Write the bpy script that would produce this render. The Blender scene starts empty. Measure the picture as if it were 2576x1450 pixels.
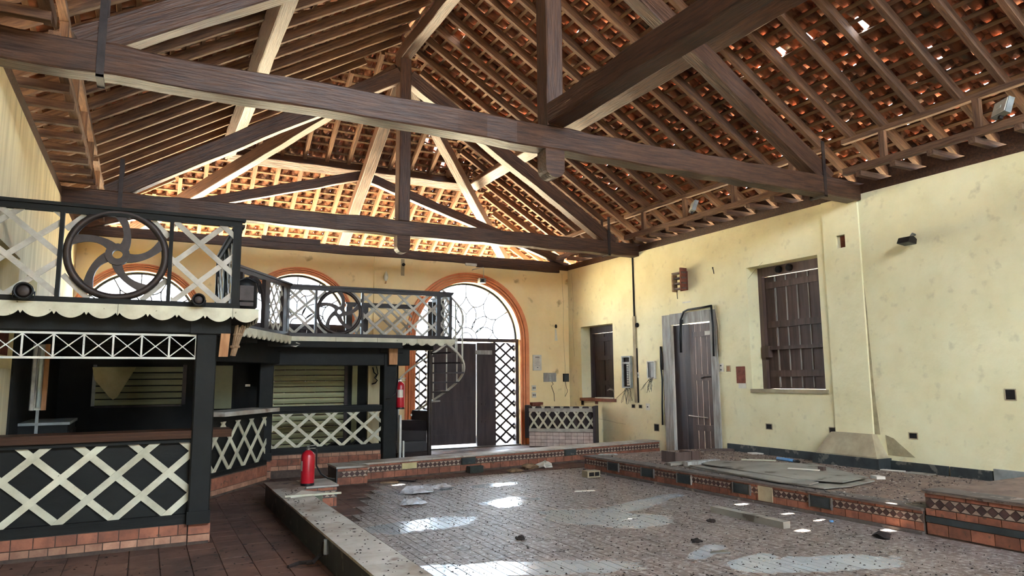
import bpy, math, random
import numpy as np
from mathutils import Vector, Matrix
random.seed(7)
RN = np.random.RandomState(11)
R = math.radians
scene = bpy.context.scene
COL = scene.collection

# ------------------------------------------------------------------ camera
cam_d = bpy.data.cameras.new('camera'); cam = bpy.data.objects.new('camera', cam_d); COL.objects.link(cam)
YAW, PIT, ROL, FPX = 0.4804659, 0.12893466, -0.00774979, 1763.57
fw = Vector((math.sin(YAW)*math.cos(PIT), math.cos(YAW)*math.cos(PIT), math.sin(PIT)))
r0 = Vector((math.cos(YAW), -math.sin(YAW), 0)); u0 = r0.cross(fw)
rt = r0*math.cos(ROL) + u0*math.sin(ROL); up = u0*math.cos(ROL) - r0*math.sin(ROL)
cam.matrix_world = Matrix(((rt.x, up.x, -fw.x, 0), (rt.y, up.y, -fw.y, 0), (rt.z, up.z, -fw.z, 1.56), (0, 0, 0, 1)))
cam_d.sensor_width = 36; cam_d.lens = FPX/2576*36; cam_d.clip_start = 0.05; cam_d.clip_end = 400
scene.camera = cam

# ------------------------------------------------------------------ world, sun, exposure
wd = bpy.data.worlds.new('sky'); scene.world = wd; wd.use_nodes = True
bg = wd.node_tree.nodes['Background']; bg.inputs[0].default_value = (0.72, 0.86, 1.0, 1); bg.inputs[1].default_value = 1.0
SUN_DIR = Vector((0.17, 0.10, 1.0)).normalized()
sd = bpy.data.lights.new('sun', 'SUN'); sd.energy = 7.0; sd.angle = R(0.6); sd.color = (1.0, 0.93, 0.80)
sun = bpy.data.objects.new('sun', sd); COL.objects.link(sun); sun.rotation_euler = SUN_DIR.to_track_quat('Z', 'Y').to_euler()
def portal(name, loc, rot, sx, sy):
    l = bpy.data.lights.new(name, 'AREA'); l.shape = 'RECTANGLE'; l.size = sx; l.size_y = sy; l.cycles.is_portal = True
    o = bpy.data.objects.new(name, l); COL.objects.link(o); o.location = loc; o.rotation_euler = rot
portal('portal_arch', (6.73, 15.55, 1.95), (R(-90), 0, 0), 2.8, 3.9)
portal('portal_arch', (2.8, 15.55, 3.27), (R(-90), 0, 0), 2.2, 1.2)
portal('portal_arch', (-.15, 15.55, 3.2), (R(-90), 0, 0), 2.2, 1.2)
portal('portal_rear', (1.85, -3.05, 1.1), (R(90), 0, 0), 1.0, 2.3)
vs = scene.view_settings
vs.view_transform = 'Standard'; vs.look = 'None'; vs.exposure = 5.55; vs.gamma = 1.0; vs.use_curve_mapping = False
cy = scene.cycles
cy.use_denoising = True; cy.use_light_tree = False; cy.use_adaptive_sampling = True; cy.adaptive_threshold = .01; cy.adaptive_min_samples = 48; cy.max_bounces = 6; cy.diffuse_bounces = 4; cy.glossy_bounces = 3; cy.transparent_max_bounces = 12
cy.caustics_reflective = False; cy.caustics_refractive = False; cy.sample_clamp_indirect = 3.0

# ------------------------------------------------------------------ materials
def lin(c):
    return tuple(((v/255)/12.92 if v/255 <= .04045 else ((v/255+.055)/1.055)**2.4) for v in c)
def mat(name, c1, c2=None, scale=3.0, rough=.8, rough2=None, bump=0.0, bscale=30, coord='pos', stretch=(1, 1, 1), rnd=0.0,
        metal=0.0, spec=.35, lo=.35, hi=.65, c3=None, s3=12, t3=.62, w3=.05, detail=6):
    m = bpy.data.materials.new(name); m.use_nodes = True; nt = m.node_tree; N = nt.nodes; L = nt.links
    b = N['Principled BSDF']; b.inputs['Metallic'].default_value = metal; b.inputs['Specular IOR Level'].default_value = spec
    c1 = lin(c1); c2 = lin(c2) if c2 else tuple(v*.7 for v in c1)
    if coord == 'pos': g = N.new('ShaderNodeNewGeometry'); src = g.outputs['Position']
    else: g = N.new('ShaderNodeTexCoord'); src = g.outputs['Object']
    mp = N.new('ShaderNodeMapping'); mp.inputs['Scale'].default_value = stretch; L.new(src, mp.inputs['Vector'])
    vec = mp.outputs[0]
    if coord == 'obj':
        oi0 = N.new('ShaderNodeObjectInfo'); ad = N.new('ShaderNodeVectorMath'); ad.operation = 'MULTIPLY_ADD'
        ad.inputs[1].default_value = (17, 23, 31); L.new(oi0.outputs['Random'], ad.inputs[0]); L.new(vec, ad.inputs[2]); vec = ad.outputs[0]
    n = N.new('ShaderNodeTexNoise'); n.inputs['Scale'].default_value = scale; n.inputs['Detail'].default_value = detail; n.inputs['Roughness'].default_value = .62
    L.new(vec, n.inputs['Vector'])
    rp = N.new('ShaderNodeMapRange'); rp.inputs['From Min'].default_value = lo; rp.inputs['From Max'].default_value = hi; L.new(n.outputs[0], rp.inputs[0])
    mx = N.new('ShaderNodeMix'); mx.data_type = 'RGBA'; mx.inputs[6].default_value = (*c1, 1); mx.inputs[7].default_value = (*c2, 1)
    L.new(rp.outputs[0], mx.inputs[0]); col = mx.outputs[2]
    if c3:
        n3 = N.new('ShaderNodeTexNoise'); n3.inputs['Scale'].default_value = s3; n3.inputs['Detail'].default_value = 4; L.new(vec, n3.inputs['Vector'])
        r3 = N.new('ShaderNodeMapRange'); r3.inputs['From Min'].default_value = t3; r3.inputs['From Max'].default_value = t3+w3; L.new(n3.outputs[0], r3.inputs[0])
        m3 = N.new('ShaderNodeMix'); m3.data_type = 'RGBA'; m3.inputs[7].default_value = (*lin(c3), 1)
        L.new(r3.outputs[0], m3.inputs[0]); L.new(col, m3.inputs[6]); col = m3.outputs[2]
    if rnd:
        oi = N.new('ShaderNodeObjectInfo'); hs = N.new('ShaderNodeHueSaturation')
        rr = N.new('ShaderNodeMapRange'); rr.inputs['To Min'].default_value = 1-rnd; rr.inputs['To Max'].default_value = 1+rnd*.6
        L.new(oi.outputs['Random'], rr.inputs[0]); L.new(rr.outputs[0], hs.inputs['Value']); L.new(col, hs.inputs['Color']); col = hs.outputs[0]
    L.new(col, b.inputs['Base Color'])
    b.inputs['Roughness'].default_value = rough
    if rough2 is not None:
        rm = N.new('ShaderNodeMapRange'); rm.inputs['From Min'].default_value = lo; rm.inputs['From Max'].default_value = hi
        rm.inputs['To Min'].default_value = rough; rm.inputs['To Max'].default_value = rough2
        L.new(n.outputs[0], rm.inputs[0]); L.new(rm.outputs[0], b.inputs['Roughness'])
    if bump:
        n2 = N.new('ShaderNodeTexNoise'); n2.inputs['Scale'].default_value = bscale; n2.inputs['Detail'].default_value = 5; L.new(vec, n2.inputs['Vector'])
        bp = N.new('ShaderNodeBump'); bp.inputs['Strength'].default_value = bump; bp.inputs['Distance'].default_value = .02
        L.new(n2.outputs[0], bp.inputs['Height']); L.new(bp.outputs[0], b.inputs['Normal'])
    return m

GR = (1.2, 14, 14)   # wood grain along local x
M = {}
M['beam'] = mat('old_beam_wood', (84, 57, 41), (52, 34, 26), 2.2, .48, spec=.3, coord='obj', stretch=GR, bump=.5, bscale=3, c3=(70, 46, 34), s3=3, t3=.6)
M['rafter'] = mat('rafter_wood', (116, 84, 60), (76, 51, 37), 2.5, .8, coord='obj', stretch=GR, bump=.3, bscale=3, rnd=.2)
M['batten'] = mat('batten_wood', (122, 92, 66), (84, 58, 41), 2.5, .85, coord='pos', stretch=(6, 1, 6), rnd=.15)
M['tile'] = mat('clay_roof_tile', (142, 88, 60), (84, 56, 44), 2.6, .85, bump=.25, bscale=40, c3=(96, 84, 70), s3=5, t3=.58, w3=.12)
M['tile1'] = mat('clay_roof_tile_piece', (142, 88, 60), (84, 56, 44), 3, .85, bump=.25, bscale=40, rnd=.35, c3=(96, 84, 70), s3=5, t3=.58, w3=.12)
M['wall'] = mat('yellow_plaster', (233, 225, 186), (221, 211, 168), 1.3, .9, bump=.35, bscale=9, c3=(196, 186, 150), s3=7, t3=.60, w3=.25)
M['wallb'] = mat('warm_yellow_plaster', (242, 222, 172), (232, 208, 156), 1.1, .9, bump=.2, bscale=9, c3=(178, 154, 110), s3=3.0, t3=.64, w3=.1)
M['walll'] = mat('pale_streaked_plaster', (226, 212, 172), (198, 184, 146), 1.6, .9, stretch=(3, 3, .35), bump=.2, bscale=9, c3=(176, 164, 132), s3=2.0, t3=.6, w3=.12)
M['plinthstone'] = mat('worn_plaster_base', (176, 162, 132), (148, 134, 108), 4, .9, bump=.4, bscale=14)
M['dark'] = mat('black_painted_wood', (30, 30, 28), (20, 20, 19), 2.0, .65, spec=.2, coord='obj', stretch=(1, 1, 1), bump=.15, bscale=12, rnd=.1)
M['rail'] = mat('dark_brown_rail_wood', (50, 42, 42), (34, 28, 28), 2.5, .5, coord='pos', bump=.1)
M['lath'] = mat('cream_painted_lath', (204, 200, 176), (176, 170, 146), 5, .6, rnd=.12, c3=(120, 112, 92), s3=24, t3=.68)
M['lathd'] = mat('grey_painted_lath', (186, 180, 168), (150, 144, 132), 5, .6, rnd=.12)
M['white'] = mat('white_paint', (214, 214, 204), (190, 188, 176), 6, .55, c3=(120, 112, 100), s3=30, t3=.7)
M['iron'] = mat('dark_iron', (58, 48, 44), (40, 32, 30), 8, .5, metal=.3)
M['brick'] = mat('terracotta_brick', (156, 98, 74), (122, 78, 62), 9, .8, rnd=.3, bump=.15, bscale=50, c3=(110, 78, 62), s3=14, t3=.62)
M['brickp'] = mat('pale_brick', (206, 190, 180), (180, 160, 150), 9, .75, rnd=.2)
M['brickl'] = mat('light_terracotta_brick', (178, 134, 108), (146, 104, 84), 9, .8, rnd=.25, bump=.15, bscale=50)
M['grout'] = mat('dirty_grout', (92, 76, 66), (68, 56, 50), 8, .95)
M['dust'] = mat('dust_covered_tile', (132, 112, 98), (104, 86, 76), 2.5, .9, c3=(70, 58, 52), s3=9, t3=.6, w3=.08, bump=.2, bscale=20)
M['kerbtop'] = mat('white_kerb_tile', (186, 182, 172), (140, 126, 112), 1.6, .45, rough2=.85, c3=(112, 92, 78), s3=4, t3=.6, w3=.1)
M['redtile'] = mat('red_floor_tile', (106, 76, 64), (76, 57, 50), 1.2, .6, rough2=.9, rnd=.2, c3=(64, 50, 44), s3=5, t3=.6, bump=.1)
M['floortile'] = None
M['diaD'] = mat('dark_brown_diamond_tile', (88, 62, 56), (66, 48, 44), 9, .6, rnd=.3)
M['diaL'] = mat('pale_triangle_tile', (176, 154, 136), (144, 120, 104), 9, .6, rnd=.2)
M['capt'] = mat('dark_stone_cap', (104, 94, 86), (78, 70, 66), 5, .7, c3=(140, 128, 116), s3=8, t3=.6)
M['slate'] = mat('dark_slate_skirting', (60, 64, 64), (42, 45, 46), 4, .5, c3=(100, 98, 90), s3=7, t3=.6)
M['orange'] = mat('orange_arch_paint', (230, 152, 106), (208, 122, 80), 2, .75)
M['doorw'] = mat('dark_violet_brown_door', (70, 58, 58), (50, 41, 42), 2.0, .6, stretch=(6, 6, .6), bump=.15, bscale=20)
M['shut'] = mat('brown_shutter_wood', (104, 84, 76), (76, 60, 54), 2.0, .6, stretch=(7, 7, .5), rnd=.18, bump=.2, bscale=16)
M['frame'] = mat('grey_weathered_frame', (172, 170, 164), (128, 124, 118), 3, .8, stretch=(6, 6, .7), bump=.3, bscale=18)
M['roller'] = mat('olive_roller_shutter', (150, 148, 108), (128, 126, 90), 1.0, .5, rnd=.08)
M['red'] = mat('red_enamel', (190, 30, 44), (160, 22, 34), 3, .3, spec=.5)
M['black'] = mat('black_rubber', (24, 24, 26), (16, 16, 18), 6, .5)
M['chrome'] = mat('worn_metal', (170, 170, 168), (130, 130, 128), 8, .3, metal=.9)
M['grey'] = mat('grey_metal_box', (150, 152, 148), (120, 122, 118), 6, .5)
M['crackm'] = mat('hairline_crack', (176, 164, 130), (150, 138, 108), 9, .95)
M['hole'] = mat('dark_hole_lining', (30, 24, 22), (18, 15, 14), 9, .95)
M['paper'] = mat('paper', (214, 208, 196), (196, 188, 172), 6, .8)
M['plastic'] = mat('white_plastic', (216, 212, 196), (200, 194, 176), 8, .4)
M['lead'] = mat('lead_came', (52, 54, 58), (40, 42, 44), 8, .6)
M['debrisd'] = mat('dark_litter', (48, 38, 34), (30, 24, 22), 9, .95)
M['debrisl'] = mat('pale_chips', (188, 178, 166), (150, 138, 126), 9, .9)
M['ply'] = mat('weathered_sheet', (150, 144, 132), (122, 116, 106), 2, .9, c3=(98, 88, 76), s3=4, t3=.6)
M['foam'] = mat('grey_white_foam', (206, 208, 212), (170, 166, 164), 12, .95, bump=.8, bscale=30)
M['green'] = mat('green_glazed_block', (98, 104, 82), (76, 80, 62), 5, .5)
M['stepl'] = mat('dark_green_step_light', (60, 64, 58), (44, 47, 44), 8, .4)
M['straw'] = mat('dry_sticks', (150, 124, 96), (110, 86, 64), 12, .9)
M['rawwood'] = mat('raw_wood_block', (188, 140, 98), (150, 106, 72), 3, .8, stretch=(8, 8, 1))
M['blue'] = mat('blue_plastic', (110, 160, 206), (90, 140, 190), 6, .4)
M['ground'] = mat('sunlit_sandy_ground', (206, 190, 160), (180, 164, 134), .6, .95)
M['cloth'] = mat('cream_cloth', (200, 186, 140), (170, 156, 112), 3, .9)
M['tube'] = mat('fluorescent_tube_glass', (210, 220, 212), (190, 204, 196), 3, .15, spec=.8)
M['rebar'] = mat('exposed_brick', (138, 82, 66), (108, 62, 50), 14, .95, bump=.6, bscale=40)

def glass_mat():
    m = bpy.data.materials.new('clear_window_glass'); m.use_nodes = True; nt = m.node_tree; N = nt.nodes; L = nt.links
    N.remove(N['Principled BSDF']); o = N['Material Output']
    t = N.new('ShaderNodeBsdfTransparent'); t.inputs[0].default_value = (.95, .97, .98, 1)
    g = N.new('ShaderNodeBsdfGlossy'); g.inputs['Roughness'].default_value = .05
    mx = N.new('ShaderNodeMixShader'); mx.inputs[0].default_value = .06
    L.new(t.outputs[0], mx.inputs[1]); L.new(g.outputs[0], mx.inputs[2]); L.new(mx.outputs[0], o.inputs['Surface'])
    return m
M['glass'] = glass_mat()

def floor_mat():
    m = bpy.data.materials.new('dusty_white_floor_tile'); m.use_nodes = True; nt = m.node_tree; N = nt.nodes; L = nt.links
    b = N['Principled BSDF']; g = N.new('ShaderNodeNewGeometry')
    def noise(scale, st=(1, 1, 1), det=6, rgh=.6):
        mp = N.new('ShaderNodeMapping'); mp.inputs['Scale'].default_value = st; L.new(g.outputs['Position'], mp.inputs[0])
        n = N.new('ShaderNodeTexNoise'); n.inputs['Scale'].default_value = scale; n.inputs['Detail'].default_value = det; n.inputs['Roughness'].default_value = rgh
        L.new(mp.outputs[0], n.inputs['Vector']); return n.outputs[0]
    def mr(a, lo, hi, t0=0, t1=1):
        n = N.new('ShaderNodeMapRange'); n.inputs[1].default_value = lo; n.inputs[2].default_value = hi; n.inputs[3].default_value = t0; n.inputs[4].default_value = t1
        L.new(a, n.inputs[0]); return n.outputs[0]
    def mix(f, a, b_):
        n = N.new('ShaderNodeMix'); n.data_type = 'RGBA'; L.new(f, n.inputs[0])
        for i, v in ((6, a), (7, b_)):
            if isinstance(v, tuple): n.inputs[i].default_value = (*lin(v), 1)
            else: L.new(v, n.inputs[i])
        return n.outputs[2]
    clean = None; warp = mr(noise(3.0, (1, 1, 1), 8, .72), .25, .75, -1.1, 1.1)
    sep = N.new('ShaderNodeSeparateXYZ'); L.new(g.outputs['Position'], sep.inputs[0])
    def math_(op, a, b=None):
        n = N.new('ShaderNodeMath'); n.operation = op
        for i, v in enumerate((a, b)):
            if v is None: continue
            if isinstance(v, (int, float)): n.inputs[i].default_value = v
            else: L.new(v, n.inputs[i])
        return n.outputs[0]
    # mopped or wetted patches of bare tile: cx, cy, half-length, half-width, turn
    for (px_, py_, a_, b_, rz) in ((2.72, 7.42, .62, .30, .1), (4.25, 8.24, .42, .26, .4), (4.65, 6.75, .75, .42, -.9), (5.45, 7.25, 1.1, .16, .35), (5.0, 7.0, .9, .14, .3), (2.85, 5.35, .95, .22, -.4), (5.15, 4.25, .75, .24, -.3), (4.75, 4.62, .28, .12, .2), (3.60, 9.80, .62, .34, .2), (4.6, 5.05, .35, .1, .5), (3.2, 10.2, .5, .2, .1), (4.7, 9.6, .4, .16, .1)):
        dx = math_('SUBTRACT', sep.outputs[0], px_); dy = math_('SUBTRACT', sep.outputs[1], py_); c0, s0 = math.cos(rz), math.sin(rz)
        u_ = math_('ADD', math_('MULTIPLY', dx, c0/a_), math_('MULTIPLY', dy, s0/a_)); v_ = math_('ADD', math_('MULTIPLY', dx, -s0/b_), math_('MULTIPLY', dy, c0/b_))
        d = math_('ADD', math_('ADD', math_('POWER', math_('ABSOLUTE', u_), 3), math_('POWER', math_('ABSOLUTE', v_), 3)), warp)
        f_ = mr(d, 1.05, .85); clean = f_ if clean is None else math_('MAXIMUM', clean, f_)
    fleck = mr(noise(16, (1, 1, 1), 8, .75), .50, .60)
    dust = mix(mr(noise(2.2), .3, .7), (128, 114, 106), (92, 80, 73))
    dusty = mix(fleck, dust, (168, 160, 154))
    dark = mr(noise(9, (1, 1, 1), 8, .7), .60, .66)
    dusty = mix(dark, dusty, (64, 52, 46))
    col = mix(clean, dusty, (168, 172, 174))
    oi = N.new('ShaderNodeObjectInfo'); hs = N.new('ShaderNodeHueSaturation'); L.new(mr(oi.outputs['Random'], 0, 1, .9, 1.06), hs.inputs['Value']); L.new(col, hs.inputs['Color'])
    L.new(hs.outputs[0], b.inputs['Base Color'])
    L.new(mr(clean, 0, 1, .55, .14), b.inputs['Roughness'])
    b.inputs['Specular IOR Level'].default_value = .5
    bp = N.new('ShaderNodeBump'); bp.inputs['Strength'].default_value = .25; bp.inputs['Distance'].default_value = .01
    L.new(noise(40, (1, 1, 1), 4), bp.inputs['Height']); L.new(bp.outputs[0], b.inputs['Normal'])
    return m
M['floortile'] = floor_mat()

# ------------------------------------------------------------------ builders
WL = {}
def base_of(o): return WL.get(o.name, Vector((0, 0, 0)))
def tag(o, label=None, cat=None, group=None, kind=None):
    if label: o['label'] = label
    if cat: o['category'] = cat
    if group: o['group'] = group
    if kind: o['kind'] = kind
    return o
def empty(name, loc=(0, 0, 0), label=None, cat=None, group=None, kind=None):
    o = bpy.data.objects.new(name, None); COL.objects.link(o); o.location = loc; o.empty_display_size = .1
    WL[o.name] = Vector(loc); return tag(o, label, cat, group, kind)
def link(name, me, parent=None, world=None):
    """link mesh object; world = Matrix for local->world (default identity)"""
    o = bpy.data.objects.new(name, me); COL.objects.link(o)
    w = world if world is not None else Matrix.Identity(4)
    if parent is not None:
        o.parent = parent; o.matrix_basis = Matrix.Translation(-base_of(parent)) @ w
    else: o.matrix_basis = w
    WL[o.name] = w.to_translation(); return o
class MB:
    def __init__(s): s.v = []; s.f = []
    def poly(s, pts, faces):
        k = len(s.v); s.v += [tuple(p) for p in pts]; s.f += [tuple(i+k for i in f) for f in faces]; return s
    def box(s, x0, x1, y0, y1, z0, z1):
        return s.poly([(x0, y0, z0), (x1, y0, z0), (x1, y1, z0), (x0, y1, z0), (x0, y0, z1), (x1, y0, z1), (x1, y1, z1), (x0, y1, z1)],
                      [(0, 3, 2, 1), (4, 5, 6, 7), (0, 1, 5, 4), (1, 2, 6, 5), (2, 3, 7, 6), (3, 0, 4, 7)])
    def prism(s, poly, o, u, v, n, d):
        """2D polygon in frame (o,u,v) extruded d along n"""
        o, u, v, n = map(Vector, (o, u, v, n)); k = len(poly)
        P = [o+u*a+v*b for a, b in poly]; Q = [q+n*d for q in P]
        s.poly(P+Q, [tuple(range(k))[::-1], tuple(range(k, 2*k))] + [(i, (i+1) % k, k+(i+1) % k, k+i) for i in range(k)]); return s
    def obox(s, p0, p1, w, h, upv=(0, 0, 1)):
        p0, p1 = Vector(p0), Vector(p1); d = (p1-p0).normalized(); sd_ = d.cross(Vector(upv)).normalized(); un = sd_.cross(d)
        P = [p+sd_*a*w/2+un*b*h/2 for p in (p0, p1) for a, b in ((-1, -1), (1, -1), (1, 1), (-1, 1))]
        return s.poly(P, [(0, 1, 2, 3), (7, 6, 5, 4), (0, 4, 5, 1), (1, 5, 6, 2), (2, 6, 7, 3), (3, 7, 4, 0)])
    def tube(s, pts, r, n=6, cap=True):
        pts = [Vector(p) for p in pts]; rs = r if isinstance(r, (list, tuple)) else [r]*len(pts)
        k = len(s.v); prev = None
        for i, p in enumerate(pts):
            d = (pts[min(i+1, len(pts)-1)]-pts[max(i-1, 0)]).normalized()
            if prev is None:
                a = d.cross(Vector((0, 0, 1)));
                if a.length < 1e-3: a = d.cross(Vector((1, 0, 0)))
            else: a = prev-d*prev.dot(d)
            a.normalize(); prev = a; b = d.cross(a)
            for j in range(n):
                t = 2*math.pi*j/n; s.v.append(tuple(p+(a*math.cos(t)+b*math.sin(t))*rs[i]))
        for i in range(len(pts)-1):
            for j in range(n): s.f.append((k+i*n+j, k+i*n+(j+1) % n, k+(i+1)*n+(j+1) % n, k+(i+1)*n+j))
        if cap: s.f.append(tuple(k+j for j in range(n))[::-1]); s.f.append(tuple(k+(len(pts)-1)*n+j for j in range(n)))
        return s
    def lathe(s, prof, c=(0, 0, 0), n=20):
        k = len(s.v); c = Vector(c)
        for r_, z in prof:
            for j in range(n): t = 2*math.pi*j/n; s.v.append((c.x+r_*math.cos(t), c.y+r_*math.sin(t), c.z+z))
        for i in range(len(prof)-1):
            for j in range(n): s.f.append((k+i*n+j, k+i*n+(j+1) % n, k+(i+1)*n+(j+1) % n, k+(i+1)*n+j))
        s.f.append(tuple(k+j for j in range(n))[::-1]); s.f.append(tuple(k+(len(prof)-1)*n+j for j in range(n))); return s
    def mesh(s, name, m, smooth=False):
        me = bpy.data.meshes.new(name); me.from_pydata(s.v, [], s.f); me.materials.append(M[m] if isinstance(m, str) else m)
        if smooth:
            for p in me.polygons: p.use_smooth = True
        me.update(); return me
    def build(s, name, m, parent=None, smooth=False, org=None):
        me = s.mesh(name, m, smooth)
        if org is None:
            org = base_of(parent) if parent is not None else Vector((sum(p[0] for p in s.v)/len(s.v), sum(p[1] for p in s.v)/len(s.v), min(p[2] for p in s.v)))
        org = Vector(org); me.transform(Matrix.Translation(-org))
        return link(name, me, parent, Matrix.Translation(org))
def B(name, m, b, parent=None): return MB().box(*b).build(name, m, parent)
UNIT = {}
def unit_box(m):
    if m not in UNIT: UNIT[m] = MB().box(-.5, .5, -.5, .5, -.5, .5).mesh('piece', m)
    return UNIT[m]
def piece(name, m, c, size, parent, rot=None):
    """cheap shared-mesh box piece"""
    w = Matrix.Translation(c) @ (rot.to_4x4() if rot is not None else Matrix.Identity(4)) @ Matrix.Diagonal((*size, 1))
    return link(name, unit_box(m), parent, w)
def frame_rot(d, upv=(0, 0, 1)):
    d = Vector(d).normalized(); y = Vector(upv).cross(d).normalized(); z = d.cross(y)
    return Matrix(((d.x, y.x, z.x), (d.y, y.y, z.y), (d.z, y.z, z.z)))
def beam(name, m, p0, p1, w, h, parent=None, upv=(0, 0, 1), rough=0.0):
    """squared timber along p0->p1; chamfered, sub-divided along its length, mesh local x = length"""
    p0, p1 = Vector(p0), Vector(p1); L_ = (p1-p0).length; rot = frame_rot(p1-p0, upv)
    c = min(w, h)*.06; sec = [(-w/2+c, -h/2), (w/2-c, -h/2), (w/2, -h/2+c), (w/2, h/2-c), (w/2-c, h/2), (-w/2+c, h/2), (-w/2, h/2-c), (-w/2, -h/2+c)]
    n = max(1, int(L_/.35)) if rough else 1; mb = MB(); k = len(sec)
    for i in range(n+1):
        x = -L_/2+L_*i/n; jy, jz = (RN.uniform(-rough, rough), RN.uniform(-rough, rough)) if rough else (0, 0)
        for (a, b) in sec: mb.v.append((x, a+jy+(RN.uniform(-rough, rough)*.4 if rough else 0), b+jz+(RN.uniform(-rough, rough)*.4 if rough else 0)))
    for i in range(n):
        for j in range(k): mb.f.append((i*k+j, (i+1)*k+j, (i+1)*k+(j+1) % k, i*k+(j+1) % k))
    mb.f.append(tuple(range(k))); mb.f.append(tuple(n*k+j for j in range(k))[::-1])
    me = mb.mesh(name, m); return link(name, me, parent, Matrix.Translation((p0+p1)/2) @ rot.to_4x4())

def clip_poly(poly, W, H):
    def cut(P, f):
        out = []
        for i in range(len(P)):
            a, b = P[i], P[(i+1) % len(P)]; fa, fb = f(a), f(b)
            if fa >= 0: out.append(a)
            if (fa >= 0) != (fb >= 0): t = fa/(fa-fb); out.append((a[0]+(b[0]-a[0])*t, a[1]+(b[1]-a[1])*t))
        return out
    for f in (lambda p: p[0], lambda p: W-p[0], lambda p: p[1], lambda p: H-p[1]):
        poly = cut(poly, f)
        if len(poly) < 3: return []
    return poly
def lattice(parent, o, u, W, H, sp, sw, ang=42, th=.012, m='lath', off=0.0, name='slat', v=(0, 0, 1), flip=1, rising_front=False):
    """crossing diagonal slats on plane (o,u,v); each slat a part; second layer sits behind the first"""
    o, u, v = Vector(o), Vector(u).normalized(), Vector(v).normalized(); n = u.cross(v)*flip
    t = math.tan(R(ang)); run = H/t
    for lay, s in (((0, -1), (1, 1)) if rising_front else ((0, 1), (1, -1))):
        k0 = int(-run/sp)-2
        for k in range(k0, int((W+run)/sp)+3):
            x0 = k*sp+off; hw = sw/2/math.sin(R(ang))
            if s == 1: P = [(x0-hw-.05/t, -.05), (x0+hw-.05/t, -.05), (x0+hw+(H+.05)/t, H+.05), (x0-hw+(H+.05)/t, H+.05)]
            else: P = [(x0-hw+.05/t, -.05), (x0+hw+.05/t, -.05), (x0+hw-(H+.05)/t, H+.05), (x0-hw-(H+.05)/t, H+.05)]
            P = clip_poly(P, W, H)
            if len(P) < 3: continue
            ar = abs(sum(P[i][0]*P[(i+1) % len(P)][1]-P[(i+1) % len(P)][0]*P[i][1] for i in range(len(P))))/2
            if ar < sw*sw*.5: continue
            MB().prism(P, o-n*(th*(0 if lay == 0 else -1)), u, v, -n, th).build(name, m, parent)

# ------------------------------------------------------------------ setting: floor and walls
XL, XR, YB, YN, ZT = -1.24, 9.475, 15.09, -3.0, 4.30
XC, YH = 4.1, 12.40                       # ridge line, hip apex
SL, ZR = .605, 8.06                       # roof slope (rise/run), rafter underside at the ridge
CA = math.cos(math.atan(SL)); SA = math.sin(math.atan(SL))

B('ground', 'ground', (-60, 70, -50, 110, -.5, -.16))
tag(bpy.data.objects['ground'], 'pale sunlit sandy ground outside the building', 'ground', kind='structure')
floor = B('floor', 'grout', (XL-.5, XR+.5, YN-.5, YB+3.2, -.15, -.012)); tag(floor, 'dusty tiled floor of the hall', kind='structure')

def split_wall(axis, name, m, c0, c1, a0, a1, z1, openings, extra=()):
    """wall slab with rectangular openings (s0,s1,z0,z1) along its length axis; built as one mesh"""
    mb = MB()
    def bx(s0, s1, z0, z1_):
        if s1-s0 < 1e-4 or z1_-z0 < 1e-4: return
        mb.box(c0, c1, s0, s1, z0, z1_) if axis == 'y' else mb.box(s0, s1, c0, c1, z0, z1_)
    s = a0
    for (o0, o1, q0, q1) in sorted(openings):
        bx(s, o0, 0, z1); bx(o0, o1, 0, q0); bx(o0, o1, q1, z1); s = o1
    bx(s, a1, 0, z1)
    return tag(mb.build(name, m, org=(0, 0, 0)), kind='structure')
DOOR = (10.0, 11.18, 0, 2.66); WBIG = (7.575, 9.08, 1.35, 3.50); WSM = (13.20, 14.53, 1.09, 2.81)
wr = split_wall('y', 'wall_right', 'wall', XR, XR+.5, YN, YB+.45, ZT, [DOOR, WBIG, WSM, (7.03, 7.18, 3.53, 3.73)])
wl = split_wall('y', 'wall_left', 'walll', XL-.5, XL, YN, YB+.45, ZT, [(7.75, 8.95, 1.7, 2.87), (9.5, 10.35, 2.45, 2.85)])
wn = split_wall('x', 'wall_near', 'wall', YN-.5, YN, XL-.5, XR+.5, ZT, [(1.4, 2.2, 0, 2.1)])  # the unseen doorway in it is added and sized to let fill light in
B('niche_back', 'walll', (XL-.5, XL-.25, 7.6, 10.5, 1.6, 3.0), wl)
B('hole_back', 'rebar', (XR+.06, XR+.2, 6.95, 7.25, 3.45, 3.8), wr)
# pilaster and its worn base on the right wall
pil = empty('pilaster', (XR, 7.1, 0), 'flat plaster pilaster with worn sloped base on the yellow wall', kind='structure')
MB().box(XR-.032, XR+.01, 6.79, 7.03, .7, ZT).box(XR-.032, XR+.01, 7.18, 7.42, .7, ZT).box(XR-.032, XR+.01, 7.03, 7.18, .7, 3.53).box(XR-.032, XR+.01, 7.03, 7.18, 3.73, ZT).build('shaft', 'wall', pil)
pb = MB(); pts0 = [(XR-.26, 6.60, .42), (XR-.26, 7.62, .42), (XR+.01, 7.62, .42), (XR+.01, 6.60, .42)]; pts1 = [(XR-.10, 6.76, .72), (XR-.10, 7.45, .72), (XR+.01, 7.45, .72), (XR+.01, 6.76, .72)]
pb.poly(pts0+pts1, [(3, 2, 1, 0), (4, 5, 6, 7), (0, 1, 5, 4), (1, 2, 6, 5), (2, 3, 7, 6), (3, 0, 4, 7)]).box(XR-.26, XR+.01, 6.60, 7.62, .24, .42); pb.build('base', 'plinthstone', pil)

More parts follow.
